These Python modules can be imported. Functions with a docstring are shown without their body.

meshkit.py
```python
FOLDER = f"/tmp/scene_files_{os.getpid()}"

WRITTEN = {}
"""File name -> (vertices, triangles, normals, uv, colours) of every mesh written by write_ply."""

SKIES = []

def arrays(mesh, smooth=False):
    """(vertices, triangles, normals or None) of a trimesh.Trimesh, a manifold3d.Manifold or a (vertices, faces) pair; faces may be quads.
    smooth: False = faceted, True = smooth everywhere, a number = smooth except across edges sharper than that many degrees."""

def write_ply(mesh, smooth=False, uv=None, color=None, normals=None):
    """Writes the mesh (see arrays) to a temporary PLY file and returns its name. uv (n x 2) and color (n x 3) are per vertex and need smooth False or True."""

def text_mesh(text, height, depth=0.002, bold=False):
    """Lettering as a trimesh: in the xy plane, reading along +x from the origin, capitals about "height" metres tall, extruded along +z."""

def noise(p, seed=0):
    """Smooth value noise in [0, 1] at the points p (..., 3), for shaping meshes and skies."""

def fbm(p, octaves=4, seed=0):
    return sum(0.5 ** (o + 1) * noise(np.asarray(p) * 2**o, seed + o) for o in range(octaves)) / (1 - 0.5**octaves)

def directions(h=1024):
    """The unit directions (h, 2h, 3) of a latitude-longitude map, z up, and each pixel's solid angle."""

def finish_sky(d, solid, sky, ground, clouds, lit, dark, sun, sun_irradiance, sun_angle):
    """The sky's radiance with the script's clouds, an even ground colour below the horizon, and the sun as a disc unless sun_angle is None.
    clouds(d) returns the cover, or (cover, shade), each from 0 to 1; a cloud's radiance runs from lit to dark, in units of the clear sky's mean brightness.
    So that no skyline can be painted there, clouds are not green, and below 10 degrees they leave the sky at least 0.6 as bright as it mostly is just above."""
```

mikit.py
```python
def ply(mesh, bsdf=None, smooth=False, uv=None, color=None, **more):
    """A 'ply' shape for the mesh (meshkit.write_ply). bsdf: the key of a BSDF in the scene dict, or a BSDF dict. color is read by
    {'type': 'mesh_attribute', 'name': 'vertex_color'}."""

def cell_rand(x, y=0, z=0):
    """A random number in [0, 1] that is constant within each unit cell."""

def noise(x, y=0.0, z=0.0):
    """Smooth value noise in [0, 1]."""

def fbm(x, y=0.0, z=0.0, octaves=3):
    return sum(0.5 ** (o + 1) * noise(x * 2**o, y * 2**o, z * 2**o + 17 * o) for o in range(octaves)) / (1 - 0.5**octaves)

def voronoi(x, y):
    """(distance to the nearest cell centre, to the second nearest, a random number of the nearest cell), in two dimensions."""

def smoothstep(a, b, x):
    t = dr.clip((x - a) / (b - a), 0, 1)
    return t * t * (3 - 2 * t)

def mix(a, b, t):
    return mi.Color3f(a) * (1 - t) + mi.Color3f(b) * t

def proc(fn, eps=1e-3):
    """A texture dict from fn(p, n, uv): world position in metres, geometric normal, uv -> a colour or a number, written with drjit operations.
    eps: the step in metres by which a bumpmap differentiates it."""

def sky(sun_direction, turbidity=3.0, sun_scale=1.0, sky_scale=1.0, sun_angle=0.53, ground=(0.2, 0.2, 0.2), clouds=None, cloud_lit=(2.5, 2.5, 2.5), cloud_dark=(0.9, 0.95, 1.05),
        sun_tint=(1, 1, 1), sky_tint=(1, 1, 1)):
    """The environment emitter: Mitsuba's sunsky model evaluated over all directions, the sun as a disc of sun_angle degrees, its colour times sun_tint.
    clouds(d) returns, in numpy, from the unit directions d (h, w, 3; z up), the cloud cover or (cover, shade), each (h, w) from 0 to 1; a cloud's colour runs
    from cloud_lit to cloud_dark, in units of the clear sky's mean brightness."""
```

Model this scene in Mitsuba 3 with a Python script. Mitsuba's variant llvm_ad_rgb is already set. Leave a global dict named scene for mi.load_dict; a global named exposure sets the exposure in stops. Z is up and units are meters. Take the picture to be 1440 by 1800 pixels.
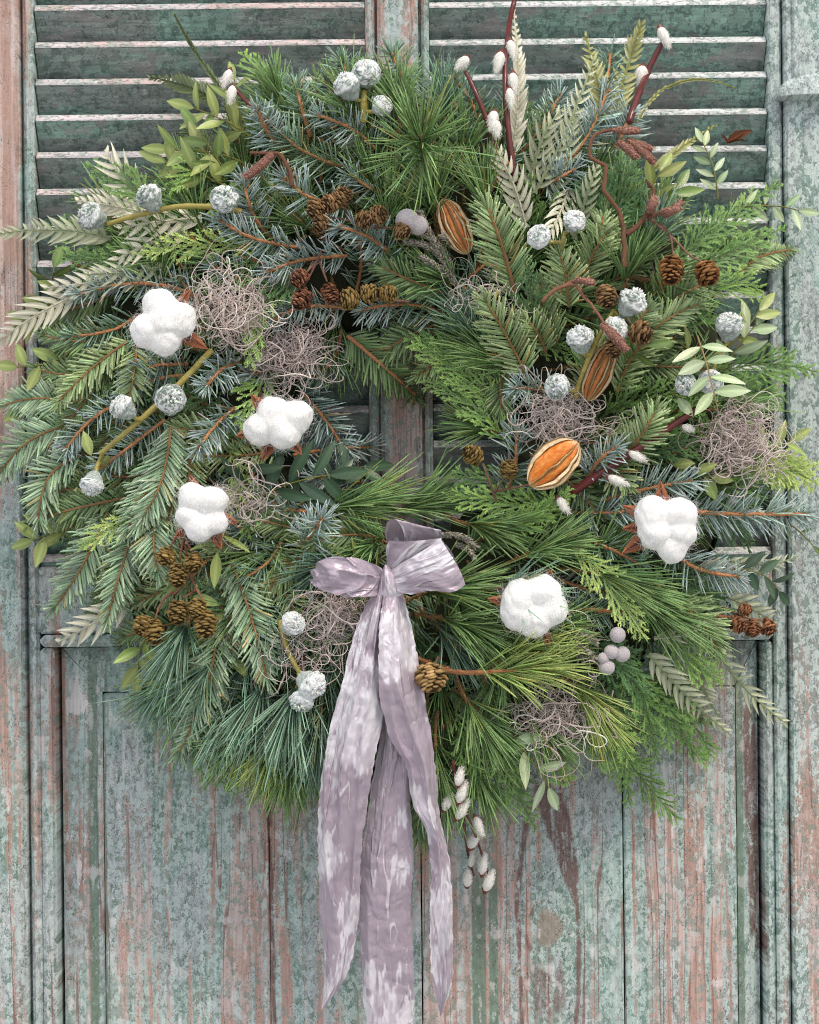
import math, random
import numpy as np
import mitsuba as mi
import drjit as dr
import trimesh
import mikit, meshkit
from mikit import noise, fbm, voronoi, cell_rand, smoothstep, mix

random.seed(7)
R = np.random.default_rng(11)
scene, labels = {}, {}

# ------------------------------------------------------------------ camera, light
D, S0, ZC, ROLL = 1.8, 0.0005, 1.5, math.radians(0.6)
cR, sR = math.cos(ROLL), math.sin(ROLL)
scene['camera'] = {'type': 'perspective', 'fov_axis': 'x', 'fov': 2 * math.degrees(math.atan(720 * S0 / D)),
                   'near_clip': 0.05, 'far_clip': 60.0,
                   'to_world': mi.ScalarTransform4f().look_at(origin=[0, -D, ZC], target=[0, 0, ZC], up=[sR, 0, cR])}
scene['sky'] = mikit.sky([0.45, -0.68, 1.05], turbidity=3, sun_scale=0.3, sun_angle=10, ground=(0.31, 0.31, 0.31), clouds=lambda d: 1.0,
                        cloud_lit=(2.45, 2.52, 2.62), sun_tint=(0.97, 0.99, 1.05))
exposure = 2.2


def at(px, py, d=0.0):
    """World point at distance d in front of the door whose place in the photograph is (px, py)."""
    u, v = (px - 720) * S0, -(py - 900) * S0
    x, z = cR * u + sR * v, -sR * u + cR * v
    k = (D - d) / D
    return np.array([x * k, -d, ZC + z * k])


def dx(px): return (px - 720) * S0          # the door's own measures, in half millimetres
def dz(py): return ZC - (py - 900) * S0


WX, WY = 708, 745


def surf(x, y):
    """How far the bulge of the wreath stands off the door there."""
    r = math.hypot(x - WX, y - WY)
    q = 1 - ((r - 400) / 340.0) ** 2
    return 0.018 + 0.098 * math.sqrt(max(0.0, q))


def srgb(*c):
    c = np.array(c, float) / 255
    return np.where(c < 0.04045, c / 12.92, ((c + 0.055) / 1.055) ** 2.4)


def unit(v):
    v = np.asarray(v, float)
    return v / np.maximum(np.linalg.norm(v, axis=-1, keepdims=True), 1e-12)


# ------------------------------------------------------------------ mesh tools
class MB:
    def __init__(self): self.v, self.f, self.c, self.n = [], [], [], 0

    def add(self, v, f, c):
        v = np.asarray(v, float); f = np.asarray(f, int)
        if f.shape[1] == 4: f = np.vstack([f[:, [0, 1, 2]], f[:, [0, 2, 3]]])
        self.v.append(v); self.f.append(f + self.n); self.c.append(np.broadcast_to(np.asarray(c, float), v.shape)); self.n += len(v)

    def put(self, key, bsdf, smooth=True):
        v, f, c = np.vstack(self.v), np.vstack(self.f), np.vstack(self.c)
        if smooth is not True and smooth is not False:
            scene[key] = mikit.ply((v, f), bsdf, smooth=smooth)
        else:
            scene[key] = mikit.ply((v, f), bsdf, smooth=smooth, color=np.clip(c, 0.004, 0.95))
        return key


USED = {}


def name(base, parent=None):
    full = base if parent is None else parent + '__' + base
    n = USED.get(full, 0); USED[full] = n + 1
    return full if n == 0 else f'{full}_{n:03d}'


def tag(key, label, cat, group=None, kind=None):
    e = {'label': label}
    if cat: e['category'] = cat
    if group: e['group'] = group
    if kind: e['kind'] = kind
    labels[key] = e


def spline(pts, n):
    pts = np.asarray(pts, float)
    if len(pts) == 2:
        t = np.linspace(0, 1, n)[:, None]
        return pts[0] * (1 - t) + pts[1] * t
    d = np.concatenate([[0], np.cumsum(np.linalg.norm(np.diff(pts, axis=0), axis=1))])
    from scipy.interpolate import CubicSpline, PchipInterpolator
    return PchipInterpolator(d / d[-1], pts, axis=0)(np.linspace(0, 1, n))


def frames(p):
    t = unit(np.gradient(p, axis=0))
    view = np.array([0, -1.0, 0])
    nrm = view - (t @ view)[:, None] * t
    bad = np.linalg.norm(nrm, axis=1) < 0.15
    nrm[bad] = np.cross(t[bad], [1.0, 0, 0.1])
    nrm = unit(nrm)
    return t, nrm, unit(np.cross(t, nrm))


def tube(mb, p, r, col, sides=6, rough=0.0, close=True):
    p = np.asarray(p, float); n = len(p)
    r = np.broadcast_to(np.asarray(r, float), (n,)).copy()
    t, nn, bb = frames(p)
    ang = np.arange(sides) * 2 * np.pi / sides
    k = 1 + rough * (R.random((n, sides)) - 0.5) * 2
    v = p[:, None] + (r[:, None] * k)[..., None] * (np.cos(ang)[None, :, None] * nn[:, None] + np.sin(ang)[None, :, None] * bb[:, None])
    i, j = np.meshgrid(np.arange(n - 1), np.arange(sides), indexing='ij')
    q = np.stack([i * sides + j, i * sides + (j + 1) % sides, (i + 1) * sides + (j + 1) % sides, (i + 1) * sides + j], -1).reshape(-1, 4)
    v = v.reshape(-1, 3)
    col = np.asarray(col, float)
    c = np.broadcast_to(col, (n, 3)) if col.ndim == 1 else col
    c = np.repeat(c, sides, 0) * (1 + 0.35 * rough * (R.random((len(v), 1)) - 0.5) * 2 + 0.08 * (R.random((len(v), 1)) - 0.5))
    f = np.vstack([q[:, [0, 2, 1]], q[:, [0, 3, 2]]])
    if close:
        m = len(v)
        v = np.vstack([v, p[0] - t[0] * r[0] * 0.3, p[-1] + t[-1] * r[-1] * 0.4])
        c = np.vstack([c, c[0], c[-1]])
        jj = np.arange(sides); k2 = (jj + 1) % sides
        f = np.vstack([f, np.stack([jj, k2, jj * 0 + m], 1), np.stack([(n - 1) * sides + k2, (n - 1) * sides + jj, jj * 0 + m + 1], 1)])
    mb.add(v, f, c)


def needles(mb, P, Dv, L, W, c0, c1, C=None, U=None, flat=1.0, rings=(0.0, 0.7), taper=(0.85, 1.0), jit=0.16, ctip=None):
    """Many small tapered prisms: bases P, directions Dv, lengths L, widths W, bend vectors C."""
    n = len(P)
    if n == 0: return
    Dv = unit(Dv)
    L = np.broadcast_to(L, (n,)).astype(float); W = np.broadcast_to(W, (n,)).astype(float)
    C = np.zeros((n, 3)) if C is None else C
    if U is None: U = unit(R.normal(size=(n, 3)))
    A = np.cross(Dv, U); A = unit(A); B = np.cross(Dv, A) * flat
    jt = (1 + jit * R.normal(size=(n, 1))) * (1 + 0.05 * R.normal(size=(n, 3)))
    if jit >= .2: jt = np.where(R.random((n, 1)) < .03, jt * [1.25, .80, .55], jt); Dv = unit(Dv + np.where(R.random((n, 1)) < .07, .35, .03) * R.normal(size=(n, 3)))
    c0 = np.asarray(c0, float); c1 = np.asarray(c1, float)
    vs, cs = [], []
    ang = np.array([math.pi / 2, math.pi * 7 / 6, math.pi * 11 / 6])
    for t, w in zip(rings, taper):
        pos = P + Dv * (L * t)[:, None] + C * (L * t * t)[:, None]
        for a in ang:
            vs.append(pos + (W * 0.5 * w)[:, None] * (math.cos(a) * A + math.sin(a) * B))
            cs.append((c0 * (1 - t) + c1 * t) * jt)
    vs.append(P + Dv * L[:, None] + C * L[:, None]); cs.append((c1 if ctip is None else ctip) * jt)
    k = len(vs)
    v = np.stack(vs, 1).reshape(-1, 3); c = np.stack(cs, 1).reshape(-1, 3)
    f = []
    for r in range(len(rings) - 1):
        for j in range(3):
            a, b = r * 3 + j, r * 3 + (j + 1) % 3
            f += [[a, a + 3, b + 3], [a, b + 3, b]]
    l = (len(rings) - 1) * 3
    for j in range(3): f.append([l + j, k - 1, l + (j + 1) % 3])
    f = (np.array(f)[None] + (np.arange(n) * k)[:, None, None]).reshape(-1, 3)
    mb.add(v, f, np.clip(c, 0.004, 0.9))


def along(p, s):
    """Point and frame at the fractions s of the polyline p."""
    n = len(p); t, nn, bb = frames(p)
    x = np.clip(np.asarray(s) * (n - 1), 0, n - 1 - 1e-6); i = x.astype(int); w = (x - i)[:, None]
    g = lambda a: a[i] * (1 - w) + a[i + 1] * w
    return g(p), unit(g(t)), unit(g(nn)), unit(g(bb))


def plen(p): return np.linalg.norm(np.diff(p, axis=0), axis=1).sum()


# ------------------------------------------------------------------ materials
VC = {'type': 'mesh_attribute', 'name': 'vertex_color'}
scene['mat_needle'] = {'type': 'twosided', 'bsdf': {'type': 'principled', 'base_color': VC, 'roughness': 0.42, 'specular': 0.45}}
scene['mat_leaf'] = {'type': 'twosided', 'bsdf': {'type': 'principled', 'base_color': VC, 'roughness': 0.38, 'specular': 0.5}}
scene['mat_matte'] = {'type': 'twosided', 'bsdf': {'type': 'principled', 'base_color': VC, 'roughness': 0.85, 'specular': 0.2}}
scene['mat_gloss'] = {'type': 'twosided', 'bsdf': {'type': 'principled', 'base_color': VC, 'roughness': 0.28, 'specular': 0.55}}
scene['mat_fluff'] = {'type': 'twosided', 'bsdf': {'type': 'diffuse', 'reflectance': VC}}


def PX(p): return p.x / S0 + 720.0
def PY(p): return 900.0 - (p.z - ZC) / S0


def band(x, a, b, s): return smoothstep(a - s, a + s, x) * (1 - smoothstep(b - s, b + s, x))


PINK, PINKD = srgb(208, 180, 172), srgb(182, 142, 130)
SAGE, MINT, GREEN, GREY = srgb(140, 162, 157), srgb(192, 206, 203), srgb(98, 128, 114), srgb(178, 177, 184)
WHITE, BARE = srgb(226, 222, 224), srgb(112, 80, 76)
C3 = lambda a: mi.Color3f(*[float(x) for x in a])


def flakes(X, Y, k=1.0):
    """Fine flaking of old paint: 0 to 1, a little longer along the grain."""
    a = fbm(X * 0.16 * k, Y * 0.11 * k, 3.0, octaves=4)
    b = noise(X * 0.55 * k, Y * 0.33 * k, 9.0)
    return a * 0.72 + b * 0.28


def cells(X, Y, sx, sy, seed):
    """Curling flakes: (distance across the flake's rim, a random number per flake)."""
    wx, wy = 1.3 * noise(X * sx * 1.7, Y * sy * 1.7, seed), 1.3 * noise(X * sx * 1.7, Y * sy * 1.7, seed + 5)
    d1, d2, r = voronoi(X * sx + wx, Y * sy + wy + seed)
    return d2 - d1, r


def paint_vertical(p, n, uv):
    X, Y = PX(p), PY(p)
    wob = 10 * fbm(X * 0.01, Y * 0.004, 5.0) + 5 * fbm(X * 0.03, Y * 0.012, 8.0)
    G = X + wob
    patch = fbm(X * 0.012, Y * 0.0032, 1.0, octaves=4)
    patch2 = fbm(X * 0.022, Y * 0.008, 21.0, octaves=4)
    fl = flakes(X, Y, 1.35)
    st = fbm(G * 0.13, Y * 0.004, 2.0, octaves=4)
    rim, rnd = cells(X, Y, 0.165, 0.12, 3.0)
    right = smoothstep(1240, 1400, X)
    left = 1 - smoothstep(20, 75, X)
    high = 1 - smoothstep(250, 1150, Y)
    low = smoothstep(1120, 1200, Y)
    # flakes of sage over grey and mint, over pink primer, over bare wood
    col = mix(C3(SAGE), C3(srgb(160, 182, 179)), smoothstep(0.40, 0.62, patch2))
    col = mix(col, C3(GREY), smoothstep(0.47, 0.60, fbm(X * 0.018, Y * 0.005, 33.0)) * 0.6)
    col = mix(col, C3(GREEN), smoothstep(0.575, 0.64, rnd * 0.40 + fl * 0.60 + 0.18 * (patch - 0.5)) * (0.72 - 0.15 * right))
    col = mix(col, C3(MINT), smoothstep(0.48, 0.40, rnd * 0.40 + fl * 0.60 + 0.22 * (patch2 - 0.5) - 0.06 * right) * (0.60 + 0.35 * right))
    # pink primer where the green has gone: narrow streaks along the grain
    mid = smoothstep(600, 640, X) * (1 - smoothstep(770, 800, X)) * (1 - low)
    lean = 0.30 * left * high + 0.10 * mid + 0.030 * low - 0.10 * right
    bare = 0.42 * patch + 0.55 * st + 0.26 * (fl - 0.5) + 0.10 * (rnd - 0.5) + 0.01 + lean
    pk = mix(C3(PINK), C3(PINKD), smoothstep(0.40, 0.66, st))
    pk = mix(pk, C3(srgb(200, 190, 190)), smoothstep(0.5, 0.62, fbm(X * 0.05, Y * 0.012, 91.0)) * 0.5)
    pm = smoothstep(0.515, 0.595, bare)
    col = mix(col, pk, pm * 0.85)
    # flakes of grey-green left standing on the bare streaks
    col = mix(col, C3(srgb(132, 152, 146)), pm * smoothstep(0.72, 0.80, rnd * 0.6 + fl * 0.6) * 0.7 * (1 - left * high))
    # split summer rings: thin red-brown lines, in groups
    ln = noise(G * 0.085, Y * 0.0016, 4.0)
    ln2 = noise(G * 0.05 + 40, Y * 0.0011, 14.0)
    line = smoothstep(0.045, 0.018, dr.abs(ln - 0.5)) * smoothstep(0.40, 0.62, ln2)
    col = mix(col, C3(srgb(128, 88, 82)), line * low * (1 - right) * 0.75)
    fine = smoothstep(0.05, 0.02, dr.abs(noise(G * 0.19, Y * 0.003, 44.0) - 0.5)) * smoothstep(0.45, 0.6, fbm(X * 0.012, Y * 0.004, 46.0))
    col = mix(col, C3(srgb(120, 96, 94)), fine * pm * 0.6)
    # dirt in the rims of the flakes
    col = col * (1 - 0.36 * smoothstep(0.10, 0.03, rim) * smoothstep(0.40, 0.55, fbm(X * 0.03, Y * 0.02, 61.0) + 0.05 * right) * (1 - 0.5 * pm))
    # the stripes of bare wood on the lower panel
    w1 = 8 * (fbm(Y * 0.02, X * 0.05, 3.0) - 0.5)
    s1 = band(X, 1318 + (Y - 1290) * 0.035 - 14, 1318 + (Y - 1290) * 0.035 + 13, 3.0 + w1 * 0.3) * band(Y, 1240, 1680 + 60 * w1 / 8, 25)
    s2 = band(X + w1 * 0.5, 464 + (Y - 1390) * 0.012, 471 + (Y - 1390) * 0.012, 1.6) * band(Y, 1380, 2300, 10)
    e = dr.sqrt(dr.square((X - 957 + w1) / 54) + dr.square((Y - 1665) / 290.0))
    s3 = smoothstep(0.12, 0.03, dr.abs(e - 1.0 + 0.10 * (noise(X * 0.02, Y * 0.012, 81.0) - 0.5))) * smoothstep(1385, 1420, Y)
    q3 = dr.clip((Y - 1400) / 190.0, 0, 1)
    s3b = band(X + w1, 934 + 66 * q3, 988 + 26 * q3, 4) * band(Y + 2 * w1, 1370, 1600, 18)
    kr = dr.sqrt(dr.square((X - 955) / 26) + dr.square((Y - 1640) / 36.0)) + 0.55 * (noise(X * 0.035, Y * 0.03, 83.0) - 0.5)
    s3b = dr.maximum(s3b, smoothstep(0.20, 0.05, dr.abs(kr - 1.40)) * smoothstep(0.42, 0.60, noise(X * 0.05, Y * 0.035, 5.0)) * 0.8)
    knot = smoothstep(1.05, 0.9, kr) * smoothstep(0.50, 0.60, noise(kr * 6.0, 3.0, 2.0) * 0.6 + 0.35)
    s3c = band(X + 2 * w1, 930, 985, 9) * band(Y + 4 * w1, 1700, 1790, 20) * 0.8
    broken = smoothstep(0.30, 0.60, 0.55 * fl + 0.45 * noise(G * 0.25, Y * 0.03, 66.0) + 0.05)
    st_all = dr.maximum(dr.maximum(s1, s2), dr.maximum(dr.maximum(s3, s3b), s3c)) * broken
    col = mix(col, C3(BARE), st_all * 0.84)
    col = mix(col, C3(srgb(146, 126, 114)), knot * 0.7)
    # strips that kept the dark gloss green
    g1 = band(X + w1 * 0.6, 146, 163, 2) + band(X + w1 * 0.5, 176, 181, 1.2)
    g2 = band(X, 822, 846, 1.5) * smoothstep(1500, 1560, Y) + band(X, 852, 868, 1.5) * smoothstep(1500, 1560, Y)
    g3 = band(X + w1 * 0.6, 1289, 1305, 2.0)
    col = mix(col, C3(srgb(100, 120, 102)), dr.clip(g1 * low + g2 + g3 * low, 0, 1) * 0.78 * smoothstep(0.30, 0.42, fl + 0.1))
    # white filler spots
    wn = noise(X * 0.085, Y * 0.034, 51.0)
    ws = smoothstep(0.82, 0.92, wn + 0.34 * (fl - 0.5) + 0.12 * (patch2 - 0.5)) * low * (1 - 0.7 * right)
    col = mix(col, C3(WHITE), ws * 0.45)
    ws2 = smoothstep(0.80, 0.86, noise(X * 0.055, Y * 0.017, 57.0) + 0.25 * (fl - 0.5)) * low * band(X, 95, 150, 6)
    col = mix(col, C3(WHITE), ws2 * 0.8)
    # black pinholes and dirt lodged in the fine cracks
    ck = noise(X * 0.6, Y * 0.42, 77.0)
    col = col * (1 - 0.50 * smoothstep(0.78, 0.86, ck) * smoothstep(0.40, 0.58, fbm(X * 0.05, Y * 0.03, 71.0)))
    col = col * (0.88 + 0.24 * noise(G * 0.32, Y * 0.02, 6.0))
    return col


def bump_vertical(p, n, uv):
    X, Y = PX(p), PY(p)
    wob = 10 * fbm(X * 0.01, Y * 0.004, 5.0)
    G = X + wob
    rim, rnd = cells(X, Y, 0.165, 0.12, 3.0)
    h = 0.0006 * flakes(X, Y) + 0.0004 * noise(G * 0.3, Y * 0.01, 6.0) + 0.0006 * fbm(G * 0.13, Y * 0.004, 2.0) \
        + 0.00022 * noise(X * 0.5, Y * 0.4, 31.0) + 0.00035 * smoothstep(0.0, 0.15, rim) * rnd
    return h * smoothstep(0.3, 0.7, dr.abs(n.y))


def paint_slat(p, n, uv):
    X, Y = PX(p), PY(p)
    fl = flakes(X * 0.75, Y)
    patch = fbm(X * 0.006, Y * 0.02, 1.0, octaves=4)
    right = smoothstep(500, 1250, X)
    col = mix(C3(srgb(144, 156, 152)), C3(srgb(146, 180, 168)), smoothstep(0.40, 0.60, patch + 0.10 * (right - 0.4) + 0.2 * (fl - 0.5)))
    col = mix(col, C3(srgb(92, 110, 104)), smoothstep(0.50, 0.60, fl) * 0.65)
    ax, ay = X * 0.055 + 1.6 * fbm(X * 0.06, Y * 0.08), Y * 0.15 + 1.6 * fbm(X * 0.07, Y * 0.09, 4.0)
    d1, d2, ce = voronoi(ax, ay)
    crack = smoothstep(0.14, 0.03, d2 - d1) * smoothstep(0.44, 0.60, fbm(X * 0.035, Y * 0.06, 12.0, octaves=4)) * noise(X * 0.12, Y * 0.2, 8.0)
    col = mix(col, C3(srgb(186, 192, 190)), crack * 1.1)
    col = col * (0.80 + 0.4 * ce)
    hair = smoothstep(0.03, 0.01, dr.abs(noise(X * 0.05, Y * 0.35, 19.0) - 0.5))
    col = mix(col, C3(srgb(52, 56, 54)), hair * 0.5)
    worn = smoothstep(0.66, 0.72, fbm(X * 0.016, Y * 0.05, 41.0) + 0.35 * (fl - 0.5) + 0.02 * right)
    col = mix(col, C3(srgb(168, 160, 162)), worn * 0.55)
    return col * (0.85 + 0.3 * noise(X * 0.03, Y * 0.4, 6.0))


def bump_slat(p, n, uv):
    X, Y = PX(p), PY(p)
    d1, d2, ce = voronoi(X * 0.055 + 1.6 * fbm(X * 0.06, Y * 0.08), Y * 0.15 + 1.6 * fbm(X * 0.07, Y * 0.09, 4.0))
    return 0.0007 * smoothstep(0.0, 0.14, d2 - d1) + 0.0006 * flakes(X * 0.75, Y) + 0.0003 * noise(X * 0.03, Y * 0.4, 6.0)


def paint_edge(p, n, uv):
    X, Y = PX(p), PY(p)
    fl = flakes(X * 0.5, Y)
    col = mix(C3(srgb(202, 196, 200)), C3(srgb(200, 182, 180)), smoothstep(0.45, 0.6, fbm(X * 0.012, Y * 0.01, 3.0)) * (1 - smoothstep(500, 900, X)))
    col = mix(col, C3(srgb(216, 220, 220)), smoothstep(600, 1000, X) * 0.8)
    col = mix(col, C3(srgb(150, 168, 162)), smoothstep(0.53, 0.60, fl + 0.3 * (fbm(X * 0.01, Y * 0.02, 7.0) - 0.5)) * 0.7)
    return col * (1 - 0.45 * smoothstep(0.62, 0.78, noise(X * 0.2, Y * 0.5, 15.0))) * (0.82 + 0.36 * noise(X * 0.03, Y * 0.2, 25.0))


scene['mat_paint'] = {'type': 'bumpmap', 'arbitrary': mikit.proc(bump_vertical, eps=4e-4), 'scale': 1.0,
                      'bsdf': {'type': 'principled', 'base_color': mikit.proc(paint_vertical), 'roughness': 0.62, 'specular': 0.35}}
scene['mat_slat'] = {'type': 'bumpmap', 'arbitrary': mikit.proc(bump_slat, eps=4e-4), 'scale': 1.0,
                     'bsdf': {'type': 'principled', 'base_color': mikit.proc(paint_slat), 'roughness': 0.55, 'specular': 0.4}}
scene['mat_slat_edge'] = {'type': 'principled', 'base_color': mikit.proc(paint_edge), 'roughness': 0.7, 'specular': 0.3}
scene['mat_dark'] = {'type': 'diffuse', 'reflectance': {'type': 'rgb', 'value': [0.03, 0.03, 0.028]}}


def moire(u, v):
    w = 1.6 * fbm(u * 3, v * 5, 3.0)
    a = noise(u * 16 + 3 * w, v * 7 + 5 * w, 2.0)
    b = noise(u * 70 + 8 * w, v * 14 + 6 * w, 5.0)
    return a, b


def ribbon_col(p, n, uv):
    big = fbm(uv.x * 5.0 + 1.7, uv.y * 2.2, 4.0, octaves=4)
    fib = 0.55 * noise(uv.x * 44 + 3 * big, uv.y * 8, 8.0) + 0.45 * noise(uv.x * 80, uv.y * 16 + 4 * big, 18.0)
    painted_sheen = smoothstep(-0.03, 0.10, big - 0.50 + 0.34 * (fib - 0.5))  # moire pattern, its white sheen painted into the base colour
    hx = uv.x * 20 + 0.7 * fbm(uv.x * 8, uv.y * 5, 31.0)
    crease_sheen = smoothstep(0.035, 0.008, dr.abs(noise(hx, uv.y * 1.6, 13.0) - 0.5)) * smoothstep(0.50, 0.60, noise(uv.x * 14, uv.y * 9, 3.0))  # highlights along the creases, painted pale in the colour too
    col = mix(C3(srgb(174, 160, 174)), C3(srgb(188, 175, 189)), fbm(uv.x * 9, uv.y * 5, 6.0))
    col = mix(col, C3(srgb(230, 226, 235)), painted_sheen * (0.55 + 0.45 * smoothstep(0.4, 0.6, fib)))
    return mix(col, C3(srgb(234, 228, 236)), crease_sheen * 0.75)


def ribbon_bump(p, n, uv):
    a, b = moire(uv.x, uv.y)
    r1 = dr.abs(noise(uv.x * 16, uv.y * 4, 2.0) - 0.5) * 2
    c = fbm(uv.x * 5, uv.y * 6, 9.0, octaves=4)
    r2 = dr.abs(fbm(uv.x * 7 + 2, uv.y * 5, 19.0) - 0.5) * 2
    hx = uv.x * 20 + 0.7 * fbm(uv.x * 8, uv.y * 5, 31.0)
    cr = smoothstep(0.10, 0.0, dr.abs(noise(hx, uv.y * 1.6, 13.0) - 0.5)) * noise(uv.x * 14, uv.y * 9, 3.0)
    r3 = dr.abs(noise(uv.x * 34 + 2 * a, uv.y * 9, 27.0) - 0.5) * 2
    return 0.0008 * r1 + 0.0003 * b + 0.0022 * c + 0.0020 * r2 + 0.0012 * cr + 0.0006 * r3


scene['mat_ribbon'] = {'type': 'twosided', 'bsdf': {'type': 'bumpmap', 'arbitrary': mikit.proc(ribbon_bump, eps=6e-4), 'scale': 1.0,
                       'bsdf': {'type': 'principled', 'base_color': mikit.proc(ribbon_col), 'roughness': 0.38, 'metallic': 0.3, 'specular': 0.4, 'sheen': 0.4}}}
scene['mat_plaster'] = {'type': 'diffuse', 'reflectance': {'type': 'rgb', 'value': [0.42, 0.40, 0.37]}}


# ------------------------------------------------------------------ the door
def cbox(x0, x1, y0, y1, z0, z1, b=0.0015):
    """A box with chamfered edges."""
    pts = []
    for x, sx in ((x0, 1), (x1, -1)):
        for y, sy in ((y0, 1), (y1, -1)):
            for z, sz in ((z0, 1), (z1, -1)):
                pts += [[x + sx * b, y + sy * b, z], [x + sx * b, y, z + sz * b], [x, y + sy * b, z + sz * b]]
    return trimesh.convex.convex_hull(np.array(pts))


def dpart(base, mesh, mat='mat_paint', parent='shutter_door', smooth=20):
    k = name(base, parent)
    scene[k] = mikit.ply(mesh, mat, smooth=smooth)
    return k


ZT, ZB = dz(-760), dz(2700)
tag('shutter_door', 'weathered wooden shutter door with flaking green and pink paint behind the wreath', 'door')
dpart('back_board', cbox(dx(40), dx(1385), 0.055, 0.065, ZB, ZT), 'mat_dark')
dpart('stile', cbox(dx(-330), dx(42), -0.004, 0.055, ZB, ZT, 0.003))
dpart('stile_moulding', cbox(dx(48), dx(66), 0.001, 0.055, ZB, ZT, 0.003))
dpart('stile_moulding', cbox(dx(42), dx(48), 0.012, 0.055, ZB, ZT, 0.001))
dpart('stile_moulding', cbox(dx(1359), dx(1382), 0.000, 0.055, ZB, ZT, 0.002))
dpart('mullion', cbox(dx(672), dx(744), -0.004, 0.055, dz(1000), ZT, 0.003))
dpart('mullion_moulding', cbox(dx(651), dx(668), 0.001, 0.055, dz(1000), ZT, 0.003))
dpart('mullion_moulding', cbox(dx(749), dx(763), 0.001, 0.055, dz(1000), ZT, 0.003))
dpart('mullion_moulding', cbox(dx(666), dx(750), 0.010, 0.055, dz(1000), ZT, 0.001))
dpart('rail', cbox(dx(66), dx(1359), 0.002, 0.055, dz(1108), dz(990), 0.002))
dpart('rail_moulding', cbox(dx(68), dx(1357), -0.004, 0.030, dz(1131), dz(1110), 0.004))
# lower panel: frame strips, bevels and the boards of the raised field
dpart('panel_moulding', cbox(dx(67), dx(93), 0.000, 0.055, ZB, dz(1133), 0.003))
dpart('panel_moulding', cbox(dx(1340), dx(1358), 0.003, 0.055, ZB, dz(1133), 0.003))


def slab(q, depth):
    """A slab whose front is the quad q (x, y, z) and which reaches back to y = depth."""
    q = np.array(q, float); b = q.copy(); b[:, 1] = depth
    return trimesh.convex.convex_hull(np.vstack([q, b]))


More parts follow.
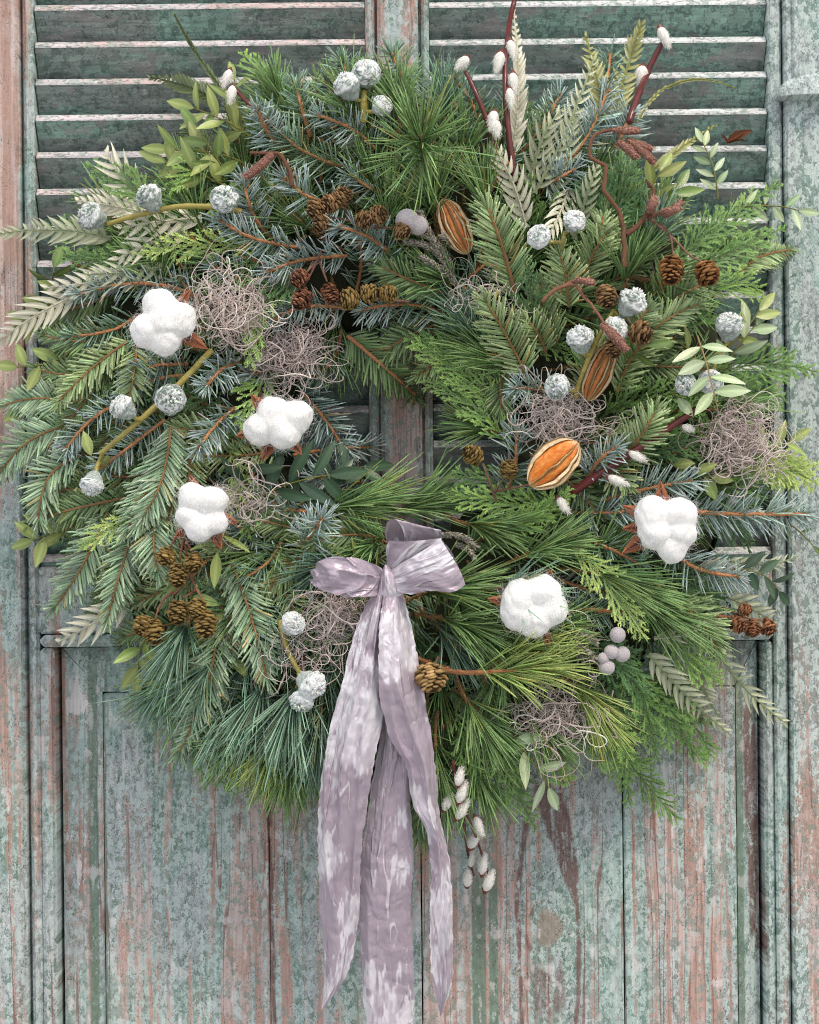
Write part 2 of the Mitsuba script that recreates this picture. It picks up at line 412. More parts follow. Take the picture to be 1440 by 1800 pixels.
YO, YI, YF = 0.020, 0.009, 0.003
dpart('panel_bevel', slab([[dx(99), YO, ZB], [dx(174), YI, ZB], [dx(174), YI, dz(1211)], [dx(99), YO, dz(1136)]], 0.05))
dpart('panel_bevel', slab([[dx(1293), YI, ZB], [dx(1334), YO, ZB], [dx(1334), YO, dz(1136)], [dx(1293), YI, dz(1211)]], 0.05))
dpart('panel_bevel', slab([[dx(100), YO, dz(1135)], [dx(1333), YO, dz(1135)], [dx(1291), YI, dz(1212)], [dx(175), YI, dz(1212)]], 0.05))
for a, b in ((177, 466), (467.4, 733), (735, 1089), (1091.6, 1290)):
    dpart('panel_board', cbox(dx(a), dx(b), YF, 0.05, ZB, dz(1214), 0.0012))
# louvre slats: the upper edge stands forward, so its narrow top catches the sky
TT = math.radians(39)
av, nv = np.array([-math.sin(TT), math.cos(TT)]), np.array([-math.cos(TT), -math.sin(TT)])
for (xa, xb) in ((68, 650), (764, 1357.5)):
    for k in range(-11, 16):
        yk = 10 + 64.6 * k + (R.random() - 0.5) * 3
        if yk < -700 or yk > 985: continue
        zc = dz(yk); o = np.array([0.0045 + (R.random() - .5) * 0.0015, zc])
        tilt = (R.random() - 0.5) * 0.0012
        th = 0.0098
        # cross-section: front lip, back lip, back foot, front foot
        prof = [o, o - nv * th, o - nv * th - av * 0.048, o - av * 0.048]
        c = 0.0012
        face = [o - av * c, prof[3], prof[2], o - nv * th - av * c]
        vv = np.array([[x, y, z + (tilt if x > dx(xa) else 0)] for x in (dx(xa), dx(xb)) for (y, z) in face])
        s = dpart('louvre_slat', trimesh.convex.convex_hull(vv), 'mat_slat')
        edge = [o - av * c, o - nv * c, o - nv * (th - c), o - nv * th - av * c]
        edge = [e + av * 0.0003 for e in edge]
        vv = np.array([[x, y, z + (tilt if x > dx(xa) else 0)] for x in (dx(xa) + 1e-4, dx(xb) - 1e-4) for (y, z) in edge])
        dpart('worn_edge', trimesh.convex.convex_hull(vv), 'mat_slat_edge', s)
# the frame post on the right with its carved stop
tag('frame_post', 'pale green flaking wooden post of the door frame at the right edge', 'door frame')
dpart('post_board', cbox(dx(1385), dx(1780), -0.007, 0.055, ZB, ZT, 0.002), parent='frame_post')
dpart('bead', cbox(dx(1398), dx(1408), -0.0105, -0.006, dz(172), ZT, 0.0016), parent='frame_post')
ball = trimesh.creation.icosphere(4, 1.0)
bv = ball.vertices.copy(); bv[:, 2] = np.where(bv[:, 2] < 0, bv[:, 2] * 0.12, bv[:, 2])
ball.vertices = bv * [0.032, 0.020, 0.020] + [dx(1432), -0.006, dz(182)]
dpart('carved_stop', ball, parent='frame_post', smooth=40)
tag('wall', 'plain plastered wall beside the door frame', 'wall')
for a, b in ((-2600, -336), (1786, 4000)):
    k = name('plaster', 'wall')
    scene[k] = mikit.ply(cbox(dx(a), dx(b), 0.012, 0.1, ZB, ZT, 0.002), 'mat_plaster')

# ------------------------------------------------------------------ foliage builders (each returns a list of parts: (name, MB, material, smooth, kind))
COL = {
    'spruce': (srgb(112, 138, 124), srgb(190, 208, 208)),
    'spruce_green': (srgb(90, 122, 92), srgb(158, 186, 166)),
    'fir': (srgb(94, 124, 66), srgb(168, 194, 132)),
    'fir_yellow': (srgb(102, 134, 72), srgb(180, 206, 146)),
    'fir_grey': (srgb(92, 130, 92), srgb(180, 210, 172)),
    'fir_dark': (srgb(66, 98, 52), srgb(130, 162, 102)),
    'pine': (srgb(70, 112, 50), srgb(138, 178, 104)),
    'pine_blue': (srgb(66, 108, 82), srgb(140, 180, 154)),
    'pine_yellow': (srgb(108, 142, 54), srgb(178, 200, 104)),
    'cypress': (srgb(60, 104, 40), srgb(122, 170, 74)),
    'cypress_bright': (srgb(82, 130, 44), srgb(150, 194, 82)),
    'cypress_yellow': (srgb(112, 150, 54), srgb(190, 216, 106)),
    'cypress_dark': (srgb(46, 90, 46), srgb(94, 146, 78)),
    'fern_silver': (srgb(168, 168, 144), srgb(212, 208, 192)),
    'fern_olive': (srgb(118, 122, 70), srgb(166, 166, 110)),
    'fern_grey': (srgb(134, 144, 112), srgb(182, 186, 160)),
    'fern_dark': (srgb(56, 70, 40), srgb(92, 106, 62)),
    'leaf_olive': (srgb(122, 136, 74), srgb(152, 166, 100)),
    'leaf_grey': (srgb(150, 170, 130), srgb(182, 200, 162)),
    'leaf_dark': (srgb(44, 70, 50), srgb(72, 100, 74)),
    'leaf_green': (srgb(84, 110, 56), srgb(114, 138, 76)),
}
for _k, (_a, _b) in list(COL.items()):
    if _k.split('_')[0] in ('pine', 'cypress', 'fir'):
        mute = lambda c: c * .84 + .16 * np.array([1.08, 1.0, .86]) * (c @ [.2126, .7152, .0722])
        COL[_k] = (mute(_a), mute(_b))
TWIG_ORANGE, TWIG_BROWN, TWIG_GREEN = srgb(184, 130, 92), srgb(142, 110, 76), srgb(120, 118, 62)
K = 0.92 * S0       # one photograph pixel at the wreath's surface


def path3(pts, lift=0.0, n=26, base_k=0.8, bend=0.05, seed=None, tiplift=0.0):
    """The way of a stem through the given photograph points, lying on the bulge of the wreath."""
    pts = [np.array(q[:2], float) for q in pts]
    if len(pts) == 2 and bend:
        a, b = pts; m = (a + b) / 2; pr = np.array([-(b - a)[1], (b - a)[0]])
        pts = [a, m + pr * bend * (R.random() * 2 - 1), b]
    q = spline(np.array(pts), n)
    out = []
    for i, (x, y) in enumerate(q):
        t = i / (n - 1)
        k = base_k + (1 - base_k) * min(1, t * 1.4)
        out.append(at(x, y, max(0.012, surf(x, y) * k + lift + tiplift * t * t)))
    out = np.array(out)
    ker = np.array([1, 2, 3, 2, 1.]) / 9
    y = np.pad(out[:, 1], 2, mode='edge'); out[:, 1] = np.convolve(y, ker, 'valid')
    return out


def spruce(p, col='spruce', ln=38, dens=1.0, twig=TWIG_ORANGE, tw=4.2, star=False):
    ln *= 1.22
    a, b = MB(), MB()
    L = plen(p); n = int(L / (1.05 * K) * 0.80 * dens)
    s = np.sort(R.random(n)) ** 0.95
    P, T_, N_, B_ = along(p, s)
    phi = R.random(n) * 2 * np.pi
    keep = ~((np.cos(phi) > 0.72) & (R.random(n) < 0.72))
    s, P, T_, N_, B_, phi = s[keep], P[keep], T_[keep], N_[keep], B_[keep], phi[keep]
    n = len(s)
    th = np.radians(66 - 26 * s ** 3 + R.normal(0, 6, n))
    rad = np.cos(phi)[:, None] * N_ + np.sin(phi)[:, None] * B_
    Dv = np.cos(th)[:, None] * T_ + np.sin(th)[:, None] * rad
    ll = ln * K * (0.72 + 0.4 * R.random(n)) * (1 - 0.35 * s ** 4)
    c0, c1 = COL[col]
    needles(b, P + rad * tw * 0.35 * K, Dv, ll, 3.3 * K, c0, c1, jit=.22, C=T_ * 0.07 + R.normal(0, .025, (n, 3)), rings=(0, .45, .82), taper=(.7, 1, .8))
    m = int(20 * dens)                                   # the rosette at the tip
    Dv = unit(T_[-1] * 0.8 + R.normal(0, 0.75, (m, 3)))
    Dv = unit(np.where((Dv @ T_[-1])[:, None] < 0, Dv - 1.2 * (Dv @ T_[-1])[:, None] * T_[-1], Dv))
    needles(b, np.tile(p[-1], (m, 1)), Dv, ln * K * (0.55 + 0.4 * R.random(m)), 2.8 * K, c0, c1, rings=(0, .5, .82), taper=(.7, 1, .8))
    r = np.linspace(tw * 1.1, tw * 0.75, len(p)) * K / 2 * 1.5
    tube(a, p, r, np.asarray(twig), 6, 0.22)
    k = int(L / (3.2 * K)); s = R.random(k); P, T_, N_, B_ = along(p, s); ph = R.random(k) * 6.28
    rad = np.cos(ph)[:, None] * N_ + np.sin(ph)[:, None] * B_
    needles(a, P + rad * tw * 0.45 * K, T_ + rad * 0.9, 5.5 * K, 3.4 * K, np.asarray(twig) * 0.75, np.asarray(twig) * 1.25, rings=(0,), taper=(1,))
    # bud
    needles(a, np.tile(p[-1] - T_[-1] * 0, (9, 1)), unit(T_[-1] + R.normal(0, .28, (9, 3))), 9 * K, 6 * K, np.asarray(twig) * 0.8, np.asarray(twig) * 1.15, rings=(0, .5), taper=(.7, 1))
    return [('twig', a, 'mat_matte', True, None), ('needles', b, 'mat_needle', True, 'stuff')]


def fir(p, col='fir', ln=38, dens=1.0, twig=TWIG_BROWN, tw=3.4, ang=58, rise=0.25):
    ln *= 1.16
    a, b = MB(), MB()
    L = plen(p); n = max(10, int(L / (6.2 * K) * dens))
    c0, c1 = COL[col]
    for side in (-1, 1):
        for row in (0, 1):
            s = (np.arange(n) + R.random(n) * 0.9) / n
            P, T_, N_, B_ = along(p, s)
            th = np.radians(ang - 26 * s ** 2.5 + R.normal(0, 4.5, n) - row * 8)
            up = (rise if row else 0.02) + R.normal(0, .10, n)
            rad = unit(side * B_ + up[:, None] * N_)
            Dv = np.cos(th)[:, None] * T_ + np.sin(th)[:, None] * rad
            prof = 0.75 + 0.35 * np.sin(np.pi * np.clip(s, 0, 1) ** 0.8) - 0.3 * s ** 5
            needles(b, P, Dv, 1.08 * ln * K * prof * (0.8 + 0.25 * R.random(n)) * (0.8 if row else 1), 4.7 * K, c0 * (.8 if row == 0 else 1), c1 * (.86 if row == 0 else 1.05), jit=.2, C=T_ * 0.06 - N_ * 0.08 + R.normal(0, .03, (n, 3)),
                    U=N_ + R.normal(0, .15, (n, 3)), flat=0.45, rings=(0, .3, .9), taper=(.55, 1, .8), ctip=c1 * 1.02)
    m = 12; Dv = unit(T_[-1] + R.normal(0, 0.45, (m, 3)))
    needles(b, np.tile(p[-1], (m, 1)), Dv, ln * K * (0.5 + 0.3 * R.random(m)), 4.4 * K, c0, c1, flat=.5, rings=(0, .3, .9), taper=(.6, 1, .8))
    tube(a, p, np.linspace(tw * 1.2, tw * .8, len(p)) * K / 2 * 1.3, np.asarray(twig), 6, 0.18)
    k = int(L / (3.2 * K)); s = R.random(k); P, T_, N_, B_ = along(p, s); ph = R.random(k) * 6.28
    rad = np.cos(ph)[:, None] * N_ + np.sin(ph)[:, None] * B_
    needles(a, P + rad * tw * .4 * K, T_ + rad * 0.8, 4.5 * K, 3.0 * K, np.asarray(twig) * .8, np.asarray(twig) * 1.15, rings=(0,), taper=(1,))
    return [('twig', a, 'mat_matte', True, None), ('needles', b, 'mat_needle', True, 'stuff')]


def pine(p, col='pine', ln=125, n=110, twig=TWIG_BROWN, tw=7, spread=38, start=0.45, w=2.7):
    a, b = MB(), MB()
    c0, c1 = COL[col]
    n2 = n // 2
    s = start + (1 - start) * R.random(n2) ** 0.7
    P, T_, N_, B_ = along(p, s)
    phi = R.random(n2) * 6.283
    th = np.radians(spread) * (0.25 + 1.0 * R.random(n2)) * (1.35 - 0.5 * s)
    rad = np.cos(phi)[:, None] * N_ + np.sin(phi)[:, None] * B_
    Dv = np.cos(th)[:, None] * T_ + np.sin(th)[:, None] * rad
    Dv = np.repeat(Dv, 2, 0) + R.normal(0, .05, (n2 * 2, 3)); P = np.repeat(P, 2, 0); rad = np.repeat(rad, 2, 0)
    m = len(P)
    C = R.normal(0, .085, (m, 3)) + np.array([0, 0.02, -0.05]) + rad * 0.03
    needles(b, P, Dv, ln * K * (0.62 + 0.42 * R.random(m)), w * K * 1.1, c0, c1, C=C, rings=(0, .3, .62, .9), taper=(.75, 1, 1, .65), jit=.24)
    tube(a, p, np.linspace(tw, tw * .8, len(p)) * K / 2, np.asarray(twig), 6, 0.3)
    k = 40; ss = R.random(k); P, T_, N_, B_ = along(p, ss); ph = R.random(k) * 6.28
    rad = np.cos(ph)[:, None] * N_ + np.sin(ph)[:, None] * B_
    needles(a, P + rad * tw * .4 * K, T_ + rad * .7, 8 * K, 4 * K, np.asarray(twig) * .7, np.asarray(twig) * 1.3, rings=(0,), taper=(1,))
    bud = srgb(176, 140, 120)
    needles(a, np.tile(p[-1] - T_[-1] * 2 * K, (14, 1)), unit(T_[-1] + R.normal(0, .35, (14, 3))), 12 * K, 6 * K, bud * .6, bud, rings=(0, .5), taper=(.7, 1))
    return [('twig', a, 'mat_matte', True, None), ('needles', b, 'mat_needle', True, 'stuff')]


def cypress(p, col='cypress', wid=50, step=8.0, sub=True, fine=1.0):
    wid *= .95; step *= 1.15
    """A flat lacy spray: side shoots and their side shoots, all clothed in scale leaves."""
    b = MB(); a = MB(); c0, c1 = COL[col]
    L = plen(p); n = max(6, int(L / (step * K)))
    segs = [(p[0], p[-1], p, 0.0)]
    P0, T0, N0, B0 = along(p, (np.arange(n) + .3) / n)
    lines = []
    for i in range(n):
        s = (i + .3) / n; side = 1 if i % 2 else -1
        l = wid * K * (0.35 + 0.9 * min(1, s * 5)) * (1 - s) ** 0.55 * (0.75 + 0.5 * R.random()) + 6 * K
        th = math.radians(37 - 10 * s + R.normal(0, 5))
        d = unit(math.cos(th) * T0[i] + math.sin(th) * side * B0[i] + N0[i] * R.normal(0.02, .16))
        e = P0[i] + d * l + T0[i] * l * 0.16 + N0[i] * l * R.normal(0, .10) - np.array([0, 0, 1]) * l * 0.05
        lines.append((P0[i], e, s))
        if sub and l > 16 * K:
            m = int(l / (9.0 * K)); bb = unit(np.cross(d, N0[i]))
            for j in range(1, m):
                q = j / m; sd = 1 if (j + i) % 2 else -1
                l2 = (0.50 * l) * (1 - q) ** .8 * (.6 + .7 * R.random()) + 4 * K
                t2 = math.radians(24 + R.normal(0, 6))
                d2 = unit(math.cos(t2) * d + math.sin(t2) * sd * bb + N0[i] * R.normal(0, .15))
                q0 = P0[i] * (1 - q) + e * q
                lines.append((q0, q0 + d2 * l2, min(1, s + .2 * q + .2)))
    lines += [(p[i], p[i + 1], i / len(p)) for i in range(0, len(p) - 1)]
    A = np.array([l[0] for l in lines]); E = np.array([l[1] for l in lines]); S = np.array([l[2] for l in lines])
    ll = np.linalg.norm(E - A, axis=1); dd = (E - A) / ll[:, None]
    # scale leaves: pairs along each shoot
    k = np.maximum(2, (ll / (2.7 * K) * fine).astype(int))
    idx = np.repeat(np.arange(len(k)), k)
    pos = np.concatenate([np.arange(x) / x for x in k])
    P = A[idx] + (E - A)[idx] * pos[:, None]; d = dd[idx]
    nrm = np.tile(N0.mean(0), (len(idx), 1)); sd = unit(np.cross(d, nrm)) * np.where(np.arange(len(idx)) % 2, 1, -1)[:, None]
    Dv = d * 0.87 + sd * 0.46 + nrm * R.normal(0.08, .12, (len(idx), 1))
    tipc = (0.35 + 0.65 * np.clip(S[idx] * .5 + pos * .6, 0, 1))[:, None]
    n2 = len(idx)
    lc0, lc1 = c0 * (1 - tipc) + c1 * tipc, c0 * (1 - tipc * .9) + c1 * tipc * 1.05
    ln = 5.6 * K * (0.8 + .4 * R.random(n2))
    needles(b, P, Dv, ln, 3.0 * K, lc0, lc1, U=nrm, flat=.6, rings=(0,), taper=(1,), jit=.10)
    needles(b, A, dd, ll * 1.06, 3.0 * K, c0, c1, U=np.tile(N0.mean(0), (len(A), 1)), rings=(0, .8), taper=(1, .8))
    return [('spray', b, 'mat_needle', False, 'stuff')] if False else [('stem', _stem(p, c0 * .8 + TWIG_BROWN * .2, 3.0), 'mat_matte', True, None), ('scale_leaves', b, 'mat_needle', False, 'stuff')]


def _stem(p, col, w, rough=.1, tipw=.5):
    a = MB(); tube(a, p, np.linspace(w, w * tipw, len(p)) * K / 2, np.asarray(col), 6, rough); return a


def blade(mb, P, d, nrm, length, width, c0, c1, st=7, fold=0.18, curl=0.0, fwd=None, shape=1.0, mid=None):
    """One leaf: a folded, curled, pointed sheet five vertices across."""
    d = unit(d); nrm = unit(nrm - (nrm @ d) * d); b = np.cross(d, nrm)
    t = np.linspace(0, 1, st)
    w = width * np.sin(np.pi * np.clip(t, 0.0, 1) ** shape) ** 0.85 * 0.5
    w[0] = width * 0.06; w[-1] = width * 0.01
    fw = np.zeros(3) if fwd is None else fwd
    ctr = P + np.outer(t * length, d) + np.outer(-curl * length * t * t, nrm) + np.outer(length * t * t, fw)
    cols = []
    vs = []
    for k, x in enumerate((-1, -.5, 0, .5, 1)):
        h = fold * abs(x) * w * (1 if abs(x) < 1 else 0.9)
        vs.append(ctr + np.outer(w * x, b) + np.outer(h, nrm))
        cc = np.outer(1 - t, c0) + np.outer(t, c1)
        if x == 0: cc = cc * 1.34 if mid is None else np.broadcast_to(mid, cc.shape)
        cols.append(cc * (0.93 if x < 0 else 1.04))
    v = np.stack(vs, 1).reshape(-1, 3); c = np.stack(cols, 1).reshape(-1, 3)
    i, j = np.meshgrid(np.arange(st - 1), np.arange(4), indexing='ij')
    q = np.stack([i * 5 + j, i * 5 + j + 1, (i + 1) * 5 + j + 1, (i + 1) * 5 + j], -1).reshape(-1, 4)
    mb.add(v, q, c)


def fern(p, col='fern_silver', ln=34, step=11, w=8.5, ang=50, slim=False):
    step *= 1.35; w *= 1.2
    """A saw-toothed leaf: narrow forward-swept lobes joined by a web along the midrib."""
    b = MB(); c0, c1 = COL[col]
    L = plen(p); n = max(5, int(L / (step * K)))
    for i in range(n):
        for side in (-1, 1):
            s = min(.985, (i + .25 + (.45 if side > 0 else 0)) / n)
            P, T_, N_, B_ = (x[0] for x in along(p, [s]))
            l = ln * K * (0.55 + 0.6 * math.sin(math.pi * min(1, .22 + s * .72))) * (1 - .55 * s ** 3) * (.88 + .24 * R.random())
            th = math.radians(ang - 16 * s + R.normal(0, 4))
            d = math.cos(th) * T_ + math.sin(th) * (side * B_ + N_ * R.normal(.10, .12))
            jc = 1 + .09 * R.normal()
            blade(b, P, d, N_ + side * .25 * B_, l, w * K * (1 - .35 * s), c0 * jc, c1 * jc, st=8, fold=.3, curl=.05 + R.normal(0, .06), fwd=T_ * (.32 + R.normal(0, .06)), shape=.58)
    # the web along the midrib, wider where each lobe leaves it
    m = n * 4; P, T_, N_, B_ = along(p, np.linspace(0, 1, m))
    ww = (w * .42 * K) * (1 + .5 * np.cos(np.arange(m) / 4 * 6.283)) * np.linspace(1, .3, m)
    v = np.stack([P - B_ * ww[:, None], P + N_ * .4 * K, P + B_ * ww[:, None]], 1).reshape(-1, 3)
    i, j = np.meshgrid(np.arange(m - 1), np.arange(2), indexing='ij')
    b.add(v, np.stack([i * 3 + j, i * 3 + j + 1, (i + 1) * 3 + j + 1, (i + 1) * 3 + j], -1).reshape(-1, 4), c0 * .97)
    return [('midrib', _stem(p + N_.mean(0) * .6 * K, c1 * .96 if 'silver' in col else c0 * 1.1, 3.4, .05), 'mat_matte', True, None), ('leaf_lobes', b, 'mat_leaf', True, None)]


def leafy(p, col='leaf_olive', ln=56, w=19, pairs=4, ang=48, start=.15, alt=True, curl=.08, terminal=True, stem=TWIG_GREEN):
    """A stem with separate oval leaves; every leaf is a part."""
    c0, c1 = COL[col]; out = [('stem', _stem(p, stem, 3.6, .08, .6), 'mat_matte', True, None)]
    for i in range(pairs):
        for side in (-1, 1):
            s = start + (0.97 - start) * (i + (.4 if side > 0 and alt else 0)) / max(1, pairs - .4 if terminal else pairs)
            P, T_, N_, B_ = (x[0] for x in along(p, [min(.98, s)]))
            th = math.radians(ang + R.normal(0, 9))
            d = math.cos(th) * T_ + math.sin(th) * (side * B_ + N_ * R.normal(.12, .25))
            nn = N_ + side * B_ * R.normal(0.05, .3) + T_ * R.normal(0, .2)
            jc = (1 + .10 * R.normal()) * (1 + .04 * R.normal(size=3))
            m = MB(); l = ln * K * (.82 + .3 * R.random())
            blade(m, P + d * 2 * K, d, nn, l, w * K * (.85 + .3 * R.random()), c0 * jc, c1 * jc, st=9, fold=.16 + .1 * R.random(), curl=curl + R.normal(0, .07), fwd=T_ * R.normal(.05, .06), shape=.85)
            out.append(('leaf', m, 'mat_leaf', True, None))
    if terminal:
        P, T_, N_, B_ = (x[0] for x in along(p, [.995])); m = MB()
        blade(m, P, T_ + R.normal(0, .1, 3), N_, ln * K, w * K, c0, c1, st=9, fold=.2, curl=curl, shape=.85)
        out.append(('leaf', m, 'mat_leaf', True, None))
    return out


# ------------------------------------------------------------------ labels for the sprigs: what it is, which way it points, what it lies by
MARKS = [('the upper left cotton boll', 290, 567), ('the cotton boll left of the centre hole', 488, 747), ('the cotton boll above the hanging cones', 355, 900),
         ('the far right cotton boll', 1172, 925), ('the cotton boll right of the bow', 938, 1065), ('the bow knot', 680, 1020), ('the bright orange dried fruit', 975, 815),
         ('the shaded dried fruit among gumnuts', 1055, 650), ('the dried fruit slit open at the top', 795, 400), ('the grey berries', 1078, 1145),
         ('the hanging cone cluster', 310, 1060), ('the cones at the top left', 590, 365), ('the twisted twig', 1075, 320), ('the tall red willow stem', 895, 150),
         ('the cut dark red stem', 1135, 140), ('the white gumnuts at the top', 635, 145), ('the yellow stem with three gumnuts on the left', 300, 370),
         ('the sloping yellow gumnut stem', 270, 715), ('the pair of dark cones on the right', 1210, 478), ('the moss beside the upper left cotton', 410, 535),
         ('the moss above the centre hole', 510, 615), ('the moss at the right edge', 1310, 770), ('the moss under the bow', 590, 1080), ('the low moss on the right', 975, 1265),
         ('the gumnut stem left of the ribbon', 525, 1150), ('the hanging willow catkins', 830, 1450), ('the long ribbon tails', 680, 1380), ('the thick red stem on the right', 1120, 790),
         ('the rightmost gumnuts', 1255, 620), ('the two small cones by the centre hole', 860, 815), ('the centre hole', 715, 730), ('the small willow twig at the top left', 430, 180),
         ('the brown cone beside the ribbon', 757, 1192), ('the two gumnuts on the upper right', 980, 400), ('the open brown cones at the lower right', 1325, 1102),
         ('the row of cones above the centre hole', 590, 515), ('the low left gumnut', 162, 850), ('the left door stile', 20, 800), ('the right door post', 1420, 620)]
LOOKS = {'spruce': 'blue spruce sprig with orange twig', 'spruce_green': 'green grey spruce sprig', 'fir': 'green comb-needled fir sprig', 'fir_yellow': 'yellowish fir sprig',
         'fir_grey': 'pale grey-green fir sprig', 'fir_dark': 'dark green fir sprig', 'pine': 'green long-needled pine tuft', 'pine_blue': 'blue-green long-needled pine tuft',
         'pine_yellow': 'yellow-green long pine tuft', 'cypress': 'lacy green cypress spray', 'cypress_bright': 'bright green cypress spray', 'cypress_yellow': 'yellow-green cypress spray',
         'cypress_dark': 'dark green cypress spray', 'fern_silver': 'silvery saw-toothed leaf', 'fern_olive': 'olive saw-toothed leaf', 'fern_grey': 'grey-green saw-toothed leaf',
         'fern_dark': 'dark saw-toothed leaf', 'leaf_olive': 'olive oval-leaved sprig', 'leaf_grey': 'pale grey-green oval-leaved sprig', 'leaf_dark': 'dark green glossy leafy sprig',
         'leaf_green': 'mid green leafy sprig'}
SEEN = set()


def where_label(col, q0, q1, extra=None):
    a = math.degrees(math.atan2(-(q1[1] - q0[1]), q1[0] - q0[0])) % 360
    way = ['right', 'up right', 'up', 'up left', 'left', 'down left', 'down', 'down right'][int((a + 22.5) // 45) % 8]
    cx, cy = (q0[0] + q1[0]) / 2, (q0[1] + q1[1]) / 2
    near = sorted(MARKS, key=lambda m: math.hypot(m[1] - cx, m[2] - cy))
    for m in near:
        ex, ey = cx - m[1], cy - m[2]
        if math.hypot(ex, ey) < 28: rel = 'over'
        else:
            b = math.degrees(math.atan2(-ey, ex)) % 360
            rel = ['right of', 'above and right of', 'above', 'above and left of', 'left of', 'below and left of', 'below', 'below and right of'][int((b + 22.5) // 45) % 8]
        t = f'{extra or LOOKS[col]} pointing {way}, {rel} {m[0]}'
        if len(t.split()) > 16: t = t.replace('pointing ', '')
        if len(t.split()) > 16: continue
        if t not in SEEN:
            SEEN.add(t); return t
    return t


KINDS = {'spruce': ('spruce_sprig', 'spruce sprig', spruce), 'fir': ('fir_sprig', 'fir sprig', fir), 'pine': ('pine_tuft', 'pine sprig', pine),
         'cypress': ('cypress_spray', 'cypress sprig', cypress), 'fern': ('toothed_leaf', 'leaf', fern), 'leaf': ('leafy_sprig', 'leafy sprig', leafy)}
GROUPS = {'spruce': 'spruce sprigs in the wreath', 'fir': 'fir sprigs in the wreath', 'pine': 'pine tufts in the wreath', 'cypress': 'cypress sprays in the wreath',
          'fern': 'saw-toothed leaves in the wreath', 'leaf': 'leafy sprigs in the wreath'}


def sprig(col, pts, lift=0.0, tiplift=0.0, base_k=.8, bend=.13, label=None, **kw):
    kind = col.split('_')[0]; nm, cat, fn = KINDS[kind]
    p = path3(pts, lift + R.normal(0, .003), bend=bend, base_k=base_k, tiplift=tiplift)
    key = name(nm)
    for (pn, mb, mat, sm, kd) in fn(p, col, **kw):
        k = name(pn, key); mb.put(k, mat, sm)
        if kd: labels[k] = {'kind': kd}
    tag(key, label or where_label(col, pts[0], pts[-1]), cat, GROUPS[kind])
    return key


# ------------------------------------------------------------------ the core and the dense greenery behind
core = MB()
ang = np.linspace(0, 2 * np.pi, 97)[:-1]; sec = np.linspace(0, 2 * np.pi, 25)[:-1]
cv = []
for a in ang:
    for s in sec:
        rr = 395 + 190 * math.cos(s) * (0.9 + 0.2 * R.random())
        x, y = WX + rr * math.cos(a), WY + rr * math.sin(a) * 0.98
        cv.append(at(x, y, 0.036 + 0.028 * math.sin(s)))
cv = np.array(cv)
i, j = np.meshgrid(np.arange(96), np.arange(24), indexing='ij')
core.add(cv, np.stack([i * 24 + j, i * 24 + (j + 1) % 24, ((i + 1) % 96) * 24 + (j + 1) % 24, ((i + 1) % 96) * 24 + j], -1).reshape(-1, 4), srgb(52, 56, 40))
core.put('wreath_base', 'mat_matte', True)
tag('wreath_base', 'dark ring of bound stems that carries the whole evergreen wreath on the door', 'wreath base')


def fill(kind_at, n, rmin, rmax, kd, lmin, lmax, seed, inward=0.12):
    """Dense greenery under the sprigs that can be told apart: one mesh per kind."""
    rg = np.random.default_rng(seed); acc = {}
    for _ in range(n):
        a = rg.random() * 2 * math.pi
        r = rmin + (rmax - rmin) * rg.random() ** .8
        dirn = a + rg.normal(0.0, .55) + (math.pi if rg.random() < inward and r < 330 else 0)
        l = lmin + (lmax - lmin) * rg.random()
        x0, y0 = WX + r * math.cos(a), WY + r * math.sin(a)
        x1, y1 = x0 + l * math.cos(dirn), y0 + l * math.sin(dirn)
        ra = math.hypot(x1 - WX, y1 - WY)
        lim = 640 if y1 < 745 else 660
        if ra > lim or ra < 175:
            continue
        col = kind_at(a, r, rg)
        kk = col.split('_')[0]
        p = path3([(x0, y0), (x1, y1)], lift=-(1 - kd) * surf((x0 + x1) / 2, (y0 + y1) / 2), n=14, bend=.08)
        kw = {'spruce': dict(dens=.75), 'fir': dict(dens=.8), 'pine': dict(n=70), 'cypress': dict(step=10, fine=.75)}[kk]
        for (pn, mb, mat, sm, _k) in KINDS[kk][2](p, col, **kw):
            acc.setdefault((kk, mat, sm), []).append(mb)
    return acc


def kind_at(a, r, rg):
    d = math.degrees(a) % 360           # 0 right, 90 down, 180 left, 270 up
    u = rg.random()
    if 300 <= d or d < 20: t = ['cypress', 'fir_dark', 'pine', 'cypress_dark']; w = [.35, .25, .2, .2]
    elif d < 75: t = ['cypress_dark', 'pine', 'cypress', 'fir_dark']; w = [.3, .35, .2, .15]
    elif d < 135: t = ['pine_blue', 'pine', 'fir_dark', 'cypress_dark']; w = [.4, .25, .2, .15]
    elif d < 200: t = ['fir', 'spruce_green', 'fir_dark', 'cypress_dark']; w = [.3, .3, .25, .15]
    else: t = ['spruce_green', 'pine', 'fir_dark', 'cypress_dark']; w = [.45, .25, .15, .15]
    return t[int(np.searchsorted(np.cumsum(w), u * .999))]


